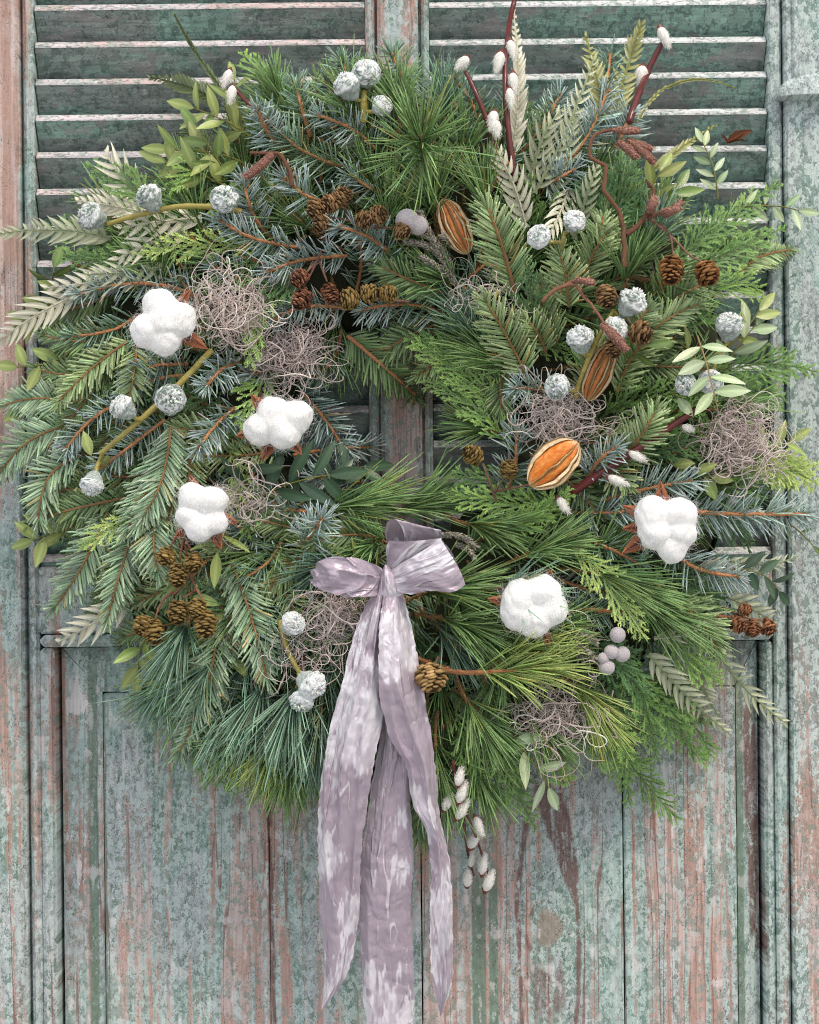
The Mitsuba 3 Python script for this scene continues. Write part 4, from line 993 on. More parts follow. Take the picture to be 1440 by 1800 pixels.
# ------------------------------------------------------------------ gumnuts on their stems
def revolve(mb, prof, axis, origin, col, seg=36, wob=0.0, freq=1.0, rg=None, crust=None):
    """Turn (radius, height) about axis; noise moves the skin, and crust(P, h) may colour it."""
    axis = unit(axis); e1 = unit(np.cross(axis, [.31, .2, .93])); e2 = np.cross(axis, e1)
    prof = np.array(prof); th = np.arange(seg) * 2 * np.pi / seg
    loc = np.stack([prof[:, :1] * np.cos(th), prof[:, :1] * np.sin(th), np.repeat(prof[:, 1:], seg, 1)], -1)
    q = loc.reshape(-1, 3)
    nz = meshkit.fbm(q * freq + origin * 300, 4, 2)
    q = q * (1 + wob * (nz - .5)[:, None])
    V = origin + q[:, :1] * e1 + q[:, 1:2] * e2 + q[:, 2:] * axis
    i, j = np.meshgrid(np.arange(len(prof) - 1), np.arange(seg), indexing='ij')
    f = np.stack([i * seg + j, i * seg + (j + 1) % seg, (i + 1) * seg + (j + 1) % seg, (i + 1) * seg + j], -1).reshape(-1, 4)
    mb.add(V, f, col if crust is None else crust(q, nz))


def gumnut(key, x, y, r, axis, lift, tint=0.0):
    m = MB(); o = at(x, y, surf(x, y) + lift); rq = np.random.default_rng(int(x * 5 + y)); a = r * K * (.84 + .17 * rq.random()); tint = tint + .10 * (rq.random() - .5); dome = .50 + .26 * rq.random()
    t = np.linspace(0, 1, 26)
    prof = []
    for s in np.linspace(-1, 1, 34):
        if s < -.18:                                  # the cup, tapering to the stalk
            q = (s + 1) / .82; rr = .16 + .80 * q ** .62
            prof.append((a * rr, a * (-1.25 + 1.1 * q)))
        elif s < 0: prof.append((a * (1.0 + .05 * math.sin((s + .18) / .18 * math.pi)), a * (-.12 + .25 * (s + .18) / .18)))
        else: prof.append((a * max(.0, math.cos(s * math.pi / 2) ** .8) * .99 + 1e-6, a * (.16 + dome * math.sin(s * math.pi / 2) - (.16 * max(0, s - .8) / .2))))
    def crust(q, nz):
        fine = meshkit.fbm(q / (a * .085) + x, 4, 6); wide = meshkit.fbm(q / (a * .5) + y, 3, 9)
        k = np.clip((fine * .62 + wide * .38 - .48 + tint) * 8, 0, 1)[:, None]; cup = np.clip((-.10 * a - q[:, 2:]) / (.12 * a), 0, 1)
        return (srgb(226, 230, 231) * (1 - k) + srgb(104, 120, 112) * k) * (1 - cup) + (srgb(176, 188, 184) * (1 - .4 * k) ) * cup
    revolve(m, prof, axis, o, None, seg=48, wob=.22 + .2 * rq.random(), freq=1 / (a * (.16 + .25 * rq.random())), crust=crust)
    # warts on the lid
    rg = np.random.default_rng(int(x * 3 + y))
    ax = unit(axis); n = 46; d = unit(rg.normal(size=(n, 3)) + ax * .9); d = d[(d @ ax) > .15]
    P = o + d * a * .66 + ax * a * .1
    needles(m, P, d + rg.normal(0, .3, d.shape), a * .32, a * .30, srgb(200, 208, 204), srgb(230, 234, 234), rings=(0, .5), taper=(1, .7), jit=.08)
    k = name('gumnut', key); m.put(k, 'mat_matte', True); return o


def gum(stem, w, nuts, label, lift=.022, col=srgb(158, 146, 76)):
    key = name('gumnut_stem'); tag(key, label, 'gumnut stem', 'frosted gumnuts on yellow stems')
    p = path3(stem, lift, n=30, base_k=.9, bend=0)
    m = MB(); tube(m, p, np.linspace(w, w * .8, 30) * K / 2, np.outer(np.ones(30), col) * (0.85 + .3 * R.random((30, 1))), 8, .07)
    for (x, y, r, ax, *tt) in nuts:
        o = at(x, y, surf(x, y) + lift + .010); ax = unit(np.array(ax, float)); e = o - ax * r * K * 1.2
        q = p[np.argmin(np.linalg.norm(p - e, axis=1))]
        tube(m, spline([q, (q + e) / 2 - ax * 3 * K, e, e + ax * 6 * K], 8), 4 * K, col * .95, 6, .05)
    m.put(name('stem', key), 'mat_gloss', True)
    for (x, y, r, ax, *tt) in nuts: gumnut(key, x, y, r, ax, lift + .010, *tt)


gum([(425, 372), (330, 362), (250, 376), (190, 394)], 11, [(160, 380, 26, (-.8, -.6, .3)), (262, 346, 25, (-.5, -.3, .8), .02), (395, 350, 25, (.1, -.9, .4))], 'yellow stem with three frosted gumnuts at the upper left edge')
gum([(372, 615), (300, 690), (250, 735), (176, 798)], 12, [(300, 702, 27, (.2, -.9, .0), .05), (215, 716, 25, (-.7, -.3, .6), .03)], 'sloping yellow-green stem with two gumnuts below the upper left cotton boll')
gum([(180, 800), (168, 825)], 9, [(162, 852, 25, (-.2, -.4, -.85), .02)], 'single frosted gumnut at the low left among fir sprigs')
gum([(640, 215), (640, 160)], 14, [(644, 130, 27, (.2, -.8, .5)), (610, 150, 25, (-.5, -.4, .75)), (672, 186, 22, (.5, -.7, .2))], 'white gumnuts on a short stem at the top of the wreath', lift=.016)
gum([(492, 1090), (505, 1140), (532, 1190)], 10, [(515, 1096, 22, (.5, -.6, .5), -.02), (548, 1204, 27, (.7, -.5, -.5), -.02), (530, 1232, 23, (-.2, -.6, -.6), .02)], 'yellow stem with white gumnuts just left of the ribbon tails')
gum([(985, 450), (992, 410)], 9, [(1010, 388, 23, (.3, -.8, .5)), (948, 416, 23, (-.5, -.8, .2), .02)], 'two frosted gumnuts on the upper right behind a yellowish fir tip', lift=.024)
gum([(1012, 700), (1035, 630), (1080, 545)], 10, [(1112, 530, 27, (.5, -.45, .75)), (1082, 578, 25, (.2, -.8, .1)), (1020, 594, 25, (-.2, -.5, .85)), (980, 680, 23, (-.4, -.9, .1))], 'yellow stem with four frosted gumnuts right of the centre hole', lift=.026)
gum([(1245, 690), (1262, 630), (1280, 600)], 8, [(1282, 572, 26, (.1, -.5, .85)), (1250, 672, 24, (.1, -.9, .2)), (1206, 676, 20, (-.4, -.8, .2), .04)], 'frosted gumnuts at the right behind pale grey-green leaves', lift=.016)

# ------------------------------------------------------------------ cones
def cone_mesh(o, ax, L, r, c0, c1, rows=9, rg=None, gape=.35):
    m = MB(); ax = unit(ax); e1 = unit(np.cross(ax, [.2, .9, .31])); e2 = np.cross(ax, e1)
    ts = np.linspace(-.98, .98, 15)
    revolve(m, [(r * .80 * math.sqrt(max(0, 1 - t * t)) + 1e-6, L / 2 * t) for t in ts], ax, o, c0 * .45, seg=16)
    sph = trimesh.creation.icosphere(1, 1.0); sv, sf = np.array(sph.vertices), np.array(sph.faces)
    n = int(rows * 7)
    for i in range(n):
        t = -0.92 + 1.84 * (i + .5) / n; ph = i * 2.39996 + R.normal(0, .16)
        rr = r * (max(0.05, 1 - abs(t) ** 2.4)) ** .5
        u = math.cos(ph) * e1 + math.sin(ph) * e2
        P = o + u * rr * .86 + ax * L / 2 * t
        out = unit(u + ax * (.35 + .5 * t)); side = np.cross(ax, u); up = unit(np.cross(side, out))
        s = r * (.46 * (1 - .45 * max(0, t) - .25 * max(0, -t))) * (1 + .16 * R.normal()); P = P + u * r * .07 * R.normal() + ax * L * .012 * R.normal()
        v = sv[:, :1] * side * s * .95 + sv[:, 1:2] * up * s * .34 + sv[:, 2:] * out * s * .62
        lip = np.clip(sv[:, 2:] * .5 + .4, 0, 1)
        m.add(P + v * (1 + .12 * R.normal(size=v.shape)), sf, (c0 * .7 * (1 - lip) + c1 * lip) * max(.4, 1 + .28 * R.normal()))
    return m


def cones(items, twigs, label, c0, c1, base='cone_twig', cat='cone twig', group='small cones on twigs', lift=.026, twc=srgb(128, 96, 84), tw=5.0, depth=None):
    key = name(base); tag(key, label, cat, group)
    if twigs:
        m = MB()
        for t in twigs:
            p = path3(t, lift - .004, n=18, base_k=.9, bend=0); tube(m, p, np.linspace(tw, tw * .7, 18) * K / 2, twc * (1 + .1 * R.normal()), 6, .12)
        m.put(name('twig', key), 'mat_matte', True)
    for (x, y, l, r, a) in items:
        ax = np.array([math.cos(a), -.35, -math.sin(a)])
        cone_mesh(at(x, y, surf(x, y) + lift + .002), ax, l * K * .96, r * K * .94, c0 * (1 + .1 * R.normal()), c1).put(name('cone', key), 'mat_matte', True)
    return key


OL0, OL1 = srgb(84, 68, 38), srgb(146, 122, 74)
RD0, RD1 = srgb(80, 52, 40), srgb(140, 96, 74)
BR0, BR1 = srgb(78, 58, 40), srgb(142, 112, 78)
cones([(556, 367, 34, 17, 2.2), (581, 358, 34, 17, 2.6), (602, 346, 38, 18, -.9), (567, 393, 32, 16, 2.4), (640, 386, 32, 16, .3), (665, 378, 34, 17, -.4), (706, 406, 30, 15, .6)],
      [[(655, 400), (600, 385), (560, 380)], [(655, 400), (690, 400)], [(620, 390), (600, 360)]], 'row of small brown cones at the top left above blue spruce', BR0, BR1)
cones([(526, 489, 36, 15, 2.4), (531, 526, 42, 17, 2.2), (581, 516, 40, 15, 1.3)], [[(565, 440), (552, 470), (533, 505)], [(560, 455), (575, 495)], [(555, 460), (538, 480)]], 'three reddish brown cones above the moss by the centre hole', RD0, RD1)
cones([(614, 526, 38, 19, 3.0), (650, 516, 34, 17, .1), (683, 516, 32, 16, .1)], [[(720, 530), (650, 525), (600, 520)]], 'three olive brown cones in a line above the centre hole', OL0, OL1)
cones([(1180, 474, 54, 21, 1.6), (1243, 481, 44, 21, 1.2)], [[(1142, 384), (1190, 425), (1215, 450), (1240, 462)], [(1150, 388), (1180, 420), (1183, 450)]], 'pair of large dark brown cones hanging on the right side', srgb(78, 48, 28), srgb(156, 112, 70), lift=.032)
cones([(1066, 521, 42, 18, 1.4), (1126, 585, 40, 21, .4), (1078, 612, 36, 16, 1.5)], [[(1058, 500), (1085, 520), (1100, 560), (1115, 575)], [(1090, 530), (1082, 600)]], 'brown cones on a twig among the gumnuts right of centre', BR0, BR1, lift=.036)
cones([(831, 800, 40, 17, 3.7), (894, 825, 34, 16, -1.4)], [[(872, 880), (862, 850), (848, 815)], [(868, 868), (888, 838)], [(866, 865), (930, 852)]], 'two small brown cones at the lower right of the centre hole', OL0, OL1, lift=.016)
cones([(292, 978, 34, 16, 1.9), (340, 989, 38, 17, 1.4), (313, 1011, 46, 17, 1.6), (313, 1076, 46, 18, 1.6), (346, 1070, 36, 17, 1.7), (361, 1097, 52, 19, 1.5), (252, 1100, 38, 18, 1.8), (270, 1110, 48, 19, 1.4)],
      [[(323, 945), (318, 970), (316, 990)], [(326, 948), (340, 972)], [(310, 945), (298, 962)], [(328, 1000), (345, 1035), (358, 1060), (360, 1075)], [(345, 1036), (322, 1052)], [(305, 1040), (285, 1058), (274, 1088)], [(322, 950), (330, 1010), (305, 1045)]],
      'hanging cluster of eight golden brown cones under a cotton boll', OL0 * .95, OL1 * 1.05, lift=.030, twc=srgb(150, 104, 86))
cones([(1297, 1098, 34, 15, .6), (1322, 1104, 34, 15, 1.3), (1348, 1102, 36, 16, .9), (1310, 1072, 26, 12, .4)], [[(1270, 1065), (1310, 1085), (1340, 1090)]], 'small open reddish brown cones at the lower right edge', srgb(92, 60, 44), srgb(154, 108, 78), lift=.016)
cones([(757, 1192, 52, 27, 1.35)], [[(770, 1155), (762, 1178)]], 'single plump golden brown cone beside the ribbon tails', srgb(104, 80, 50), srgb(182, 150, 102), base='pine_cone', cat='pine cone', group=None, lift=.026)

# ------------------------------------------------------------------ catkin twigs
def catkin(x0, y0, x1, y1, w, c0, c1, lift):
    m = MB(); p = spline([at(x0, y0, surf(x0, y0) + lift), at((x0 + x1) / 2 + 2, (y0 + y1) / 2, surf(x0, y0) + lift + .004), at(x1, y1, surf(x0, y0) + lift + .002)], 14)
    t = np.linspace(0, 1, 14); tube(m, p, w * K / 2 * (0.62 + .45 * np.sin(np.pi * (.12 + .78 * t))), c0, 9, .06)
    n = int(plen(p) / K * 3.2); s = R.random(n); P, T_, N_, B_ = along(p, s); ph = R.random(n) * 6.28
    rad = np.cos(ph)[:, None] * N_ + np.sin(ph)[:, None] * B_; rr = w * K / 2 * (0.62 + .45 * np.sin(np.pi * (.12 + .78 * s)))
    needles(m, P + rad * (rr * .9)[:, None], T_ * .9 + rad * .55, 4.6 * K, 4.2 * K, c0 * .85, c1, U=rad, flat=.5, rings=(0, .5), taper=(.9, .9))
    return m


def hazel(stems, cats, label, w, lift=.03, col=srgb(112, 80, 64)):
    key = name('hazel_twig'); tag(key, label, 'hazel twig', 'twisted hazel twigs with catkins')
    m = MB()
    for s in stems:
        p = path3(s, lift, n=46, base_k=.95, bend=0); p = p + (meshkit.noise(p / .008, 4) - .5)[:, None] * .0022
        tube(m, p, np.linspace(w, w * .6, 46) * K / 2, col * (1 + .1 * R.normal()), 8, .16)
        k = 5; sp, T_, N_, B_ = along(p, np.linspace(.15, .9, k)); sd = np.where(np.arange(k) % 2, 1., -1.)[:, None]
        needles(m, sp, T_ * .6 + B_ * sd, 9 * K, 6 * K, col * .8, col * 1.1, rings=(0, .5), taper=(1, .9))
    m.put(name('stem', key), 'mat_matte', True)
    for c in cats: catkin(*c, srgb(136, 98, 88), srgb(180, 138, 120), lift + .003).put(name('catkin', key), 'mat_matte', True)


hazel([[(1098, 470), (1097, 420), (1090, 378), (1062, 328), (1066, 292), (1036, 274), (1040, 245), (1078, 228)], [(1100, 412), (1142, 366), (1148, 340), (1138, 318)], [(1140, 382), (1160, 375), (1185, 372)]],
      [(1078, 229, 1124, 230, 12), (1088, 250, 1120, 277, 14), (1102, 245, 1150, 285, 14), (1112, 250, 1146, 262, 11), (1140, 372, 1150, 348, 16), (1160, 374, 1195, 366, 12), (1168, 380, 1198, 355, 12)],
      'long twisted brown twig with drooping pink-brown catkins at the upper right', 10)
hazel([[(512, 328), (505, 290), (485, 270), (440, 268)]], [(478, 272, 432, 312, 15)], 'short brown twig with one catkin at the upper left above blue spruce', 9, lift=.026)
hazel([[(955, 530), (985, 505), (1003, 500), (1030, 525), (1052, 552), (1072, 585)], [(985, 507), (1012, 494), (1040, 492)]], [(1058, 570, 1102, 616, 15), (1012, 492, 1044, 497, 11)], 'slender orange brown twig with one plump catkin among the right-hand gumnuts', 7, lift=.042, col=srgb(140, 100, 82))


def willow(stem, cats, label, w, lift=.026, col=srgb(92, 34, 34), cut=False):
    key = name('willow_twig'); tag(key, label, 'willow twig', 'red willow twigs with white catkins')
    p = path3(stem, lift, n=30, base_k=.9, bend=0)
    m = MB(); tt = np.linspace(0, 1, 30)
    knob = 1 + .16 * np.exp(-((tt * 4 % 1 - .5) / .08) ** 2)
    tube(m, p, np.linspace(w, w * .72, 30) * K / 2 * knob, np.outer(1 + .25 * (tt % .25 < .03), col), 10, .05)
    if cut:
        d = unit(p[-1] - p[-3]); revolve(m, [(w * .36 * K, 0), (w * .30 * K, 1.5 * K), (1e-6, 1.6 * K)], d, p[-1], srgb(214, 190, 150), seg=12)
    sc = MB()
    for (x, y, l, r, a) in cats:
        ax = unit(np.array([math.cos(a), -.25, -math.sin(a)])); o = at(x, y, surf(x, y) + lift + .004)
        q = MB(); rg = np.random.default_rng(int(x + 3 * y))
        l = l * 1.18; ts = np.linspace(-1, 1, 16)
        revolve(q, [(.70 * r * K * max(0, 1 - t * t) ** .7 * (1.10 - .48 * t) + 1e-6, l / 2 * K * t) for t in ts], ax, o, np.array([.84, .82, .78]), seg=18, wob=.16, freq=1 / (4 * K))
        n = 260; t = rg.random(n) * 1.9 - .95; e1 = unit(np.cross(ax, [.3, .2, .9])); e2 = np.cross(ax, e1); ph = rg.random(n) * 6.28
        u = np.cos(ph)[:, None] * e1 + np.sin(ph)[:, None] * e2
        P = o + u * (.68 * r * K * (1 - t * t) ** .7 * (1.10 - .48 * t))[:, None] + ax * (l / 2 * K * t)[:, None]
        needles(q, P, u * .35 + ax * .95 + rg.normal(0, .2, (n, 3)), (4 + 5 * rg.random(n)) * K, .6 * K, np.array([.86, .84, .80]), np.array([.92, .90, .87]), rings=(0, .6), taper=(1, .8), jit=.04)
        q.put(name('catkin', key), 'mat_fluff', True)
        # the brown bud scale at its foot
        blade(sc, o - ax * l * .62 * K + np.array([0, -r * .4 * K, 0]), ax, np.array([0, -1., 0]), l * .55 * K, r * 1.5 * K, srgb(92, 40, 30), srgb(140, 84, 60), st=7, fold=-.5, curl=-.02)
    sc.add(np.vstack(m.v) if False else m.v[0], m.f[0] * 1, m.c[0]) if False else None
    for v, f, c in zip(sc.v, sc.f, sc.c): pass
    off = m.n
    m.v += sc.v; m.c += sc.c; m.f += [f + off for f in sc.f]; m.n += sc.n
    m.put(name('stem', key), 'mat_gloss', True)


willow([(480, 222), (445, 190), (410, 152)], [(399, 138, 32, 10, 1.9), (407, 166, 30, 10, 1.7)], 'short red willow twig with two white catkins at the upper left', 9)
willow([(872, 262), (850, 195), (818, 125)], [(813, 111, 28, 11, 2.3), (866, 212, 34, 11, 1.8), (872, 226, 30, 12, 1.4)], 'slim red willow twig with catkins left of the tall red stem', 10)
willow([(905, 310), (893, 220), (888, 130), (893, 60), (914, -30)], [(877, 110, 38, 12, 1.8), (900, 88, 36, 10, 1.4), (903, 146, 36, 11, 1.5), (897, 172, 34, 9, 1.5)], 'tall dark red willow stem reaching the top edge of the picture', 12, lift=.018)
willow([(1106, 215), (1135, 135), (1164, 76)], [(1168, 66, 40, 12, 1.2), (1127, 133, 36, 14, 1.8)], 'thick cut dark red willow stem with two catkins at the upper right', 14, cut=True, lift=.018)
willow([(1005, 866), (1120, 790), (1246, 705)], [(990, 888, 30, 9, 1.0), (1086, 845, 34, 9, .4), (1120, 802, 30, 8, .5), (1208, 752, 18, 6, .4)], 'thick red willow stem sloping up right beside the orange dried fruit', 16, cut=True, lift=.012)
willow([(796, 1338), (805, 1385), (838, 1475), (862, 1545)], [(808, 1366, 30, 9, -1.3), (812, 1394, 36, 10, -1.2), (787, 1411, 30, 9, -1.1), (813, 1424, 36, 10, -1.0), (842, 1452, 34, 9, 1.2), (833, 1474, 38, 12, -1.2), (850, 1520, 36, 9, -1.4), (860, 1549, 38, 11, -1.2)],
       'hanging red willow twig with eight white catkins below the wreath', 6, lift=.034)
willow([(815, 1440), (823, 1500), (833, 1540)], [(829, 1512, 26, 6, -1.4), (822, 1545, 28, 10, -1.5)], 'short drooping willow twig with two catkins below the wreath', 6, lift=.026)

# ------------------------------------------------------------------ grey berries with scaly stems
def brunia(berries, stems, label, lift=.022):
    key = name('grey_berry_sprig'); tag(key, label, 'berry sprig', 'grey berry sprigs')
    m = MB(); g0, g1 = srgb(132, 128, 116), srgb(186, 182, 168)
    for s in stems:
        p = path3(s, lift - .002, n=20, base_k=.9, bend=.03); tube(m, p, 3.2 * K, g0, 8, .1)
        n = int(plen(p) / K * 2.2); ss = R.random(n); P, T_, N_, B_ = along(p, ss); ph = R.random(n) * 6.28
        rad = np.cos(ph)[:, None] * N_ + np.sin(ph)[:, None] * B_
        needles(m, P + rad * 2.6 * K, T_ * .9 + rad * .6, 8 * K, 4.6 * K, g0 * .8, g1, U=rad, flat=.5, rings=(0, .5), taper=(.9, .9))
    m.put(name('scaly_stem', key), 'mat_matte', True)
    for (x, y, r) in berries:
        b = MB(); o = at(x, y, surf(x, y) + lift + .008)
        sp = trimesh.creation.icosphere(4, 1.0); v = np.array(sp.vertices)
        nz = meshkit.fbm(v * 7 + x, 3, 4); cell = meshkit.noise(v * 22 + y, 6)
        b.add(o + v * r * K * (1 + .05 * (nz - .5) + .05 * (cell - .5))[:, None], sp.faces, srgb(186, 180, 184) * (.86 + .28 * cell)[:, None])
        b.put(name('berry', key), 'mat_matte', True)


brunia([(1086, 1116, 14), (1075, 1146, 13), (1094, 1150, 14), (1067, 1173, 14), (1061, 1157, 10)], [[(1000, 1130), (1040, 1150)], [(1000, 1105), (1050, 1130)], [(1010, 1150), (1058, 1160)]], 'cluster of round grey berries low on the right side')
brunia([(716, 388, 21), (735, 396, 17)], [[(800, 500), (770, 440), (738, 372)], [(790, 480), (745, 430), (712, 425)], [(795, 480), (760, 420), (720, 405)], [(800, 490), (740, 450)], [(810, 440), (775, 412)]], 'pale grey berry with grey scaly stems left of the top dried fruit', lift=.012)
brunia([], [[(775, 940), (805, 942), (838, 962)], [(800, 958), (820, 964), (834, 980)]], 'grey scaly stem tips just right of the bow', lift=.012)

# ------------------------------------------------------------------ dried slit oranges
def orange(x, y, L, W, a, lift, strips, label, face, dim=1.0, dep=.55):
    key = name('dried_orange'); tag(key, label, 'dried orange', 'dried slit oranges')
    o = at(x, y, surf(x, y) + lift); ax = np.array([math.cos(a), -.10, -math.sin(a)]); ax = unit(ax)
    fr = unit(np.array([0, -1., 0]) - (np.array([0, -1., 0]) @ ax) * ax); sd = np.cross(ax, fr)
    def pt(u, ph, k):                    # u along -1..1, ph around from the front
        rr = W * K * np.maximum(0, 1 - u * u) ** .62 * k * (1 + .22 * (meshkit.noise(np.stack([u * 3.2, np.sin(ph) * 1.8 + x, np.cos(ph) * 1.8], 1), 3) - .5) + .07 * (meshkit.noise(np.stack([u * 11, np.sin(ph) * 6 + x, np.cos(ph) * 6], 1), 4) - .5))
        return o + np.outer(u * L * K, ax) + (rr * np.sin(ph))[:, None] * sd + (rr * np.cos(ph) * dep)[:, None] * fr
    m = MB(); nu, nv = 40, 64
    U, V = np.meshgrid(np.linspace(-.985, .985, nu), np.linspace(-math.pi, math.pi, nv), indexing='ij'); U, V = U.ravel(), V.ravel()
    q = np.stack([U * 2, np.sin(V), np.cos(V)], 1)
    streak = meshkit.fbm(np.stack([U * 3, V * 5, V * 0], 1), 4, 2)
    fib = meshkit.noise(np.stack([U * 14 + V * 6, V * 9, 0 * V], 1), 8)
    gap = np.min([np.abs((V - ph0 + math.pi) % (2 * math.pi) - math.pi) - half * (1 - .25 * U * U) for ph0, half in strips], axis=0)
    k = .86 + .08 * (streak - .5) - .10 * np.exp(-np.maximum(gap, 0) / .10)
    i, j = np.meshgrid(np.arange(nu - 1), np.arange(nv - 1), indexing='ij')
    f = np.stack([i * nv + j, (i + 1) * nv + j, (i + 1) * nv + j + 1, i * nv + j + 1], -1).reshape(-1, 4)
    mixk = np.clip((fib * .6 + streak * .6 - .45) * 2, 0, 1)[:, None]
    cr = (.75 * np.exp(-np.maximum(gap, 0) / .06))[:, None]; ends = np.clip((np.abs(U) - .80) / .12, 0, 1)[:, None]
    fc = (srgb(216, 112, 24) * (1 - mixk) + srgb(238, 168, 84) * mixk) * (1 - ends) + srgb(206, 170, 116) * ends
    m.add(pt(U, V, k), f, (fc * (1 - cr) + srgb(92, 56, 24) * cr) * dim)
    m.put(name('flesh', key), 'mat_leaf', True)
    for ph0, half in [(a_, b_ * .7) for a_, b_ in strips]:             # each strip of peel stands proud, curled at its edges
        s = MB(); n = 22; u = np.linspace(-1.0, 1.0, n)
        wob = .06 * np.sin(u * 4 + ph0 * 3) + .03 * np.sin(u * 11 + ph0 * 7)
        lay = [(-half, 0.84, 0), (-half * .99, 1.01, 0), (-half * .82, 1.06, 2), (0, 1.07, 2), (half * .82, 1.06, 2), (half * .99, 1.01, 0), (half, .84, 0)]
        cols = [srgb(236, 216, 180), srgb(232, 210, 172), srgb(142, 112, 66)]
        vs, cs = [], []
        for dp, kk, ci in lay:
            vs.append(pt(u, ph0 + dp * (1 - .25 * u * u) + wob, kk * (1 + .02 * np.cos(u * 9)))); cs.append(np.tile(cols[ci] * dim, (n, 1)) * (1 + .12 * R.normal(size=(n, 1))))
        v = np.stack(vs, 1).reshape(-1, 3); c = np.stack(cs, 1).reshape(-1, 3)
        i, j = np.meshgrid(np.arange(n - 1), np.arange(len(lay) - 1), indexing='ij'); w_ = len(lay)
        s.add(v, np.stack([i * w_ + j, i * w_ + j + 1, (i + 1) * w_ + j + 1, (i + 1) * w_ + j], -1).reshape(-1, 4), c)
        s.put(name('peel_strip', key), 'mat_matte', True)
    return key


orange(974, 816, 58, 36, -.72, .030, [(-1.35, .12), (.08, .07), (.78, .09), (1.25, .10), (-2.0, .12), (2.0, .14)], 'bright orange dried fruit slit into strips, right of the centre hole', None)
orange(1053, 655, 56, 24, -1.15, .018, [(-1.2, .16), (-.25, .14), (.5, .16), (1.25, .16), (2.0, .14), (-2.0, .14)], 'brownish dried orange with curled peel strips below the gumnuts', None, dim=.58)  # whole fruit in a darker, browner tone
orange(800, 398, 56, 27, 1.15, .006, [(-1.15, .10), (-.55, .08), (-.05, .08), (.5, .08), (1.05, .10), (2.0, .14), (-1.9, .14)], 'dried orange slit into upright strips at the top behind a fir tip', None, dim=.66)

# ------------------------------------------------------------------ the bow
tag('ribbon_bow', 'lavender moire ribbon bow with long hanging tails tied at the lower middle', 'bow')


def sheet(base, A_, B_, nu=22, nv=60, belly=0.0, crinkle=.0016, seed=1, vs=1.0, fray=0.0, fold=0.0, band=0.0):
    """A ribbon surface between two edges given as (x, y, distance from the door)."""
    A_ = spline(np.array([at(*q) for q in A_]), nv); B_ = spline(np.array([at(*q) for q in B_]), nv)
    rg = np.random.default_rng(seed)
    u = np.linspace(0, 1, nu)
    V = A_[:, None] * (1 - u)[None, :, None] + B_[:, None] * u[None, :, None]
    Lv = np.concatenate([[0], np.cumsum(np.linalg.norm(np.diff((A_ + B_) / 2, axis=0), axis=1))])
    wd = np.linalg.norm(B_ - A_, axis=1).mean()
    q = np.stack(np.broadcast_arrays(u[None] * wd, Lv[:, None], seed * 1.0), -1)
    off = belly * np.sin(np.pi * u)[None] * np.ones((nv, 1))
    f1 = meshkit.fbm(q * [55, 16, 1], 3, seed); f2 = meshkit.fbm(q * [170, 70, 1], 3, seed + 3)
    off = off + crinkle * 1.7 * (f1 - .5) + crinkle * .22 * (1 - 2 * np.abs(f2 - .5))
    ridge = lambda x: (1 - 2 * np.abs(meshkit.noise(x, seed + 7) - .5)) ** 3
    if fold:                            # long pleats down the ribbon
        uu = (u - .5)[None] * 3.4 + 1.2 * (meshkit.noise(np.stack([Lv * 9, Lv * 0, Lv * 0], -1), seed + 9) - .5)[:, None]
        off = off + fold * ridge(np.stack(np.broadcast_arrays(uu, Lv[:, None] * 6, 0.0), -1))
    if band:                            # gathers across it
        off = off + band * ridge(np.stack(np.broadcast_arrays(Lv[:, None] * 105 + 1.5 * np.sin(u * 3)[None], u[None] * 1.6, 0.0), -1))
    nrm = np.cross(np.gradient(V, axis=0), np.gradient(V, axis=1)); nrm = unit(nrm)
    nrm = np.where(nrm[..., 1:2] > 0, -nrm, nrm)
    V = V + nrm * off[..., None]
    if fray:
        e = (meshkit.noise(np.stack([Lv * 260, Lv * 0 + seed, Lv * 0], 1), 2) - .5) * fray
        side = unit(B_ - A_); w = (np.abs(u - .5) * 2) ** 6 * np.sign(u - .5)
        V = V + side[:, None] * (e[:, None] * w[None])[..., None]
    i, j = np.meshgrid(np.arange(nv - 1), np.arange(nu - 1), indexing='ij')
    f = np.stack([i * nu + j, i * nu + j + 1, (i + 1) * nu + j + 1, (i + 1) * nu + j], -1).reshape(-1, 4)
    uv = np.stack(np.broadcast_arrays(u[None] * wd * 10 + seed * 3, Lv[:, None] * 10), -1).reshape(-1, 2)
    k = name(base, 'ribbon_bow'); scene[k] = mikit.ply((V.reshape(-1, 3), f), 'mat_ribbon', smooth=True, uv=uv)


Z0 = .138
# tails, hindmost first
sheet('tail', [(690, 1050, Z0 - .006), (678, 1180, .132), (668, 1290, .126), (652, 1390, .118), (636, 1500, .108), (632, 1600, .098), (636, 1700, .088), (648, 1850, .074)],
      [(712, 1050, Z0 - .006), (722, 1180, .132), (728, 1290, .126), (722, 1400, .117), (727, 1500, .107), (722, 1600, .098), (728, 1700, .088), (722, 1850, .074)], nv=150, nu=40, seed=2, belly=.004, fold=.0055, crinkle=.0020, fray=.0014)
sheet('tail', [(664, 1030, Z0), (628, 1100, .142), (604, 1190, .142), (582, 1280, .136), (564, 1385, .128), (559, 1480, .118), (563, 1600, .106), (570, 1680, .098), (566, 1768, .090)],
      [(690, 1036, Z0 + .004), (686, 1120, .146), (680, 1220, .144), (662, 1320, .140), (648, 1400, .130), (636, 1500, .120), (632, 1590, .107), (612, 1710, .096), (568, 1769, .090)], nv=150, nu=40, seed=3, belly=.007, fold=.0055, crinkle=.0020, fray=.0014)
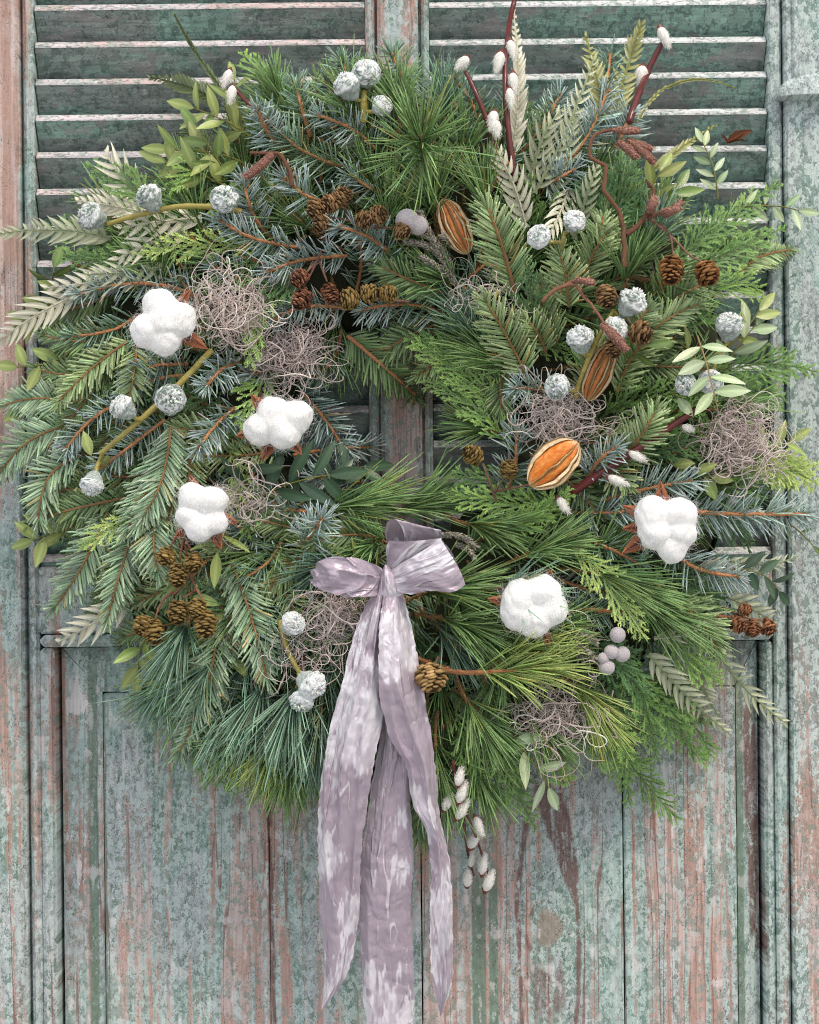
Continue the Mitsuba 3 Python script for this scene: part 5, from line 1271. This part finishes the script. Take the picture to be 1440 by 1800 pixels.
sheet('tail', [(674, 1034, Z0 + .010), (662, 1120, .157), (664, 1200, .155), (682, 1290, .146), (714, 1350, .135), (724, 1410, .128), (748, 1460, .121), (757, 1530, .114), (754, 1610, .106), (756, 1690, .098), (775, 1779, .090)],
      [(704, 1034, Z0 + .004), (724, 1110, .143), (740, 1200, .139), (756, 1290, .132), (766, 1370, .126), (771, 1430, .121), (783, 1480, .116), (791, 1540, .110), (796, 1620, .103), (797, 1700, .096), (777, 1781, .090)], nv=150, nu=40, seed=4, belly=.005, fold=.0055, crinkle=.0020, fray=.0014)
# left loop: front face, then the part that returns behind
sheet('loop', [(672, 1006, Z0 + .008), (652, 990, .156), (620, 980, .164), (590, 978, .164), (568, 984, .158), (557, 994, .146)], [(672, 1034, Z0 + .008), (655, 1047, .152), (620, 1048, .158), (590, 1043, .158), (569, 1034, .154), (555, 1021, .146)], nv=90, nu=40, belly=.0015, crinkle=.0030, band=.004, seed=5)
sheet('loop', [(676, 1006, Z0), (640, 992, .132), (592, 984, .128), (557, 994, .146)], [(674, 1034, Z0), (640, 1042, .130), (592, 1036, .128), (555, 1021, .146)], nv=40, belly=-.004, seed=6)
# right loop: the rolled upper half and the broad flap
roll = []
ths = np.linspace(-1.9, 4.0, 34)
VA, VB = [], []
for t in ths:
    VA.append((694 + 17 * math.cos(t + .25), 941 - 29 * math.sin(t), .152 + .016 * math.cos(t - 1.2)))
    VB.append((774 + 4 * math.cos(t), 941 - 9 * math.sin(t), .150 + .008 * math.cos(t - 1.2)))
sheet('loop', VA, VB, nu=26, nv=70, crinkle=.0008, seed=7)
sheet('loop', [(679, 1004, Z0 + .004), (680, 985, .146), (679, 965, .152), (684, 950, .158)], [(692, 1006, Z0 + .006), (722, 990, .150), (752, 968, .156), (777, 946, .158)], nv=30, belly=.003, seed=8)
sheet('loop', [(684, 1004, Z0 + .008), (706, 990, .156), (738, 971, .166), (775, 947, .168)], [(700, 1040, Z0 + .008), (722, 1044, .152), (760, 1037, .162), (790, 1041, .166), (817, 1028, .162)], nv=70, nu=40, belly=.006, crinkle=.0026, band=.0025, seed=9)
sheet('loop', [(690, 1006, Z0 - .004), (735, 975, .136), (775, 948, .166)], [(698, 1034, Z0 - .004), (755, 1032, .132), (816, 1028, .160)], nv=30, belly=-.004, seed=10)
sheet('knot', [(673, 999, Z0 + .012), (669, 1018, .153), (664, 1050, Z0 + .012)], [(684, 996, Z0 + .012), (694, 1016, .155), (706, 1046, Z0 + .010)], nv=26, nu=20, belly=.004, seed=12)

# ------------------------------------------------------------------ the dry leaf caught on a slat
m = MB(); P = at(1278, 252, 0.008)
for d_, n_, l_, w_, c_ in (((.86, -.1, .5), (.3, -1., .5), .026, .008, 1.0), ((.8, .0, .62), (-.6, -1., .2), .024, .007, .75), ((.95, -.2, .30), (0, -.4, 1.), .017, .006, 1.2), ((-.45, -.3, .85), (.6, -1., 0), .010, .003, .6)):
    blade(m, P, np.array(d_), np.array(n_), l_, w_, srgb(112, 70, 46) * c_, srgb(84, 54, 40) * c_, st=12, fold=.9, curl=.22, shape=.8)
m.put('dry_leaf', 'mat_matte', True); tag('dry_leaf', 'curled dry brown leaf caught on a louvre slat at the upper right', 'dry leaf')
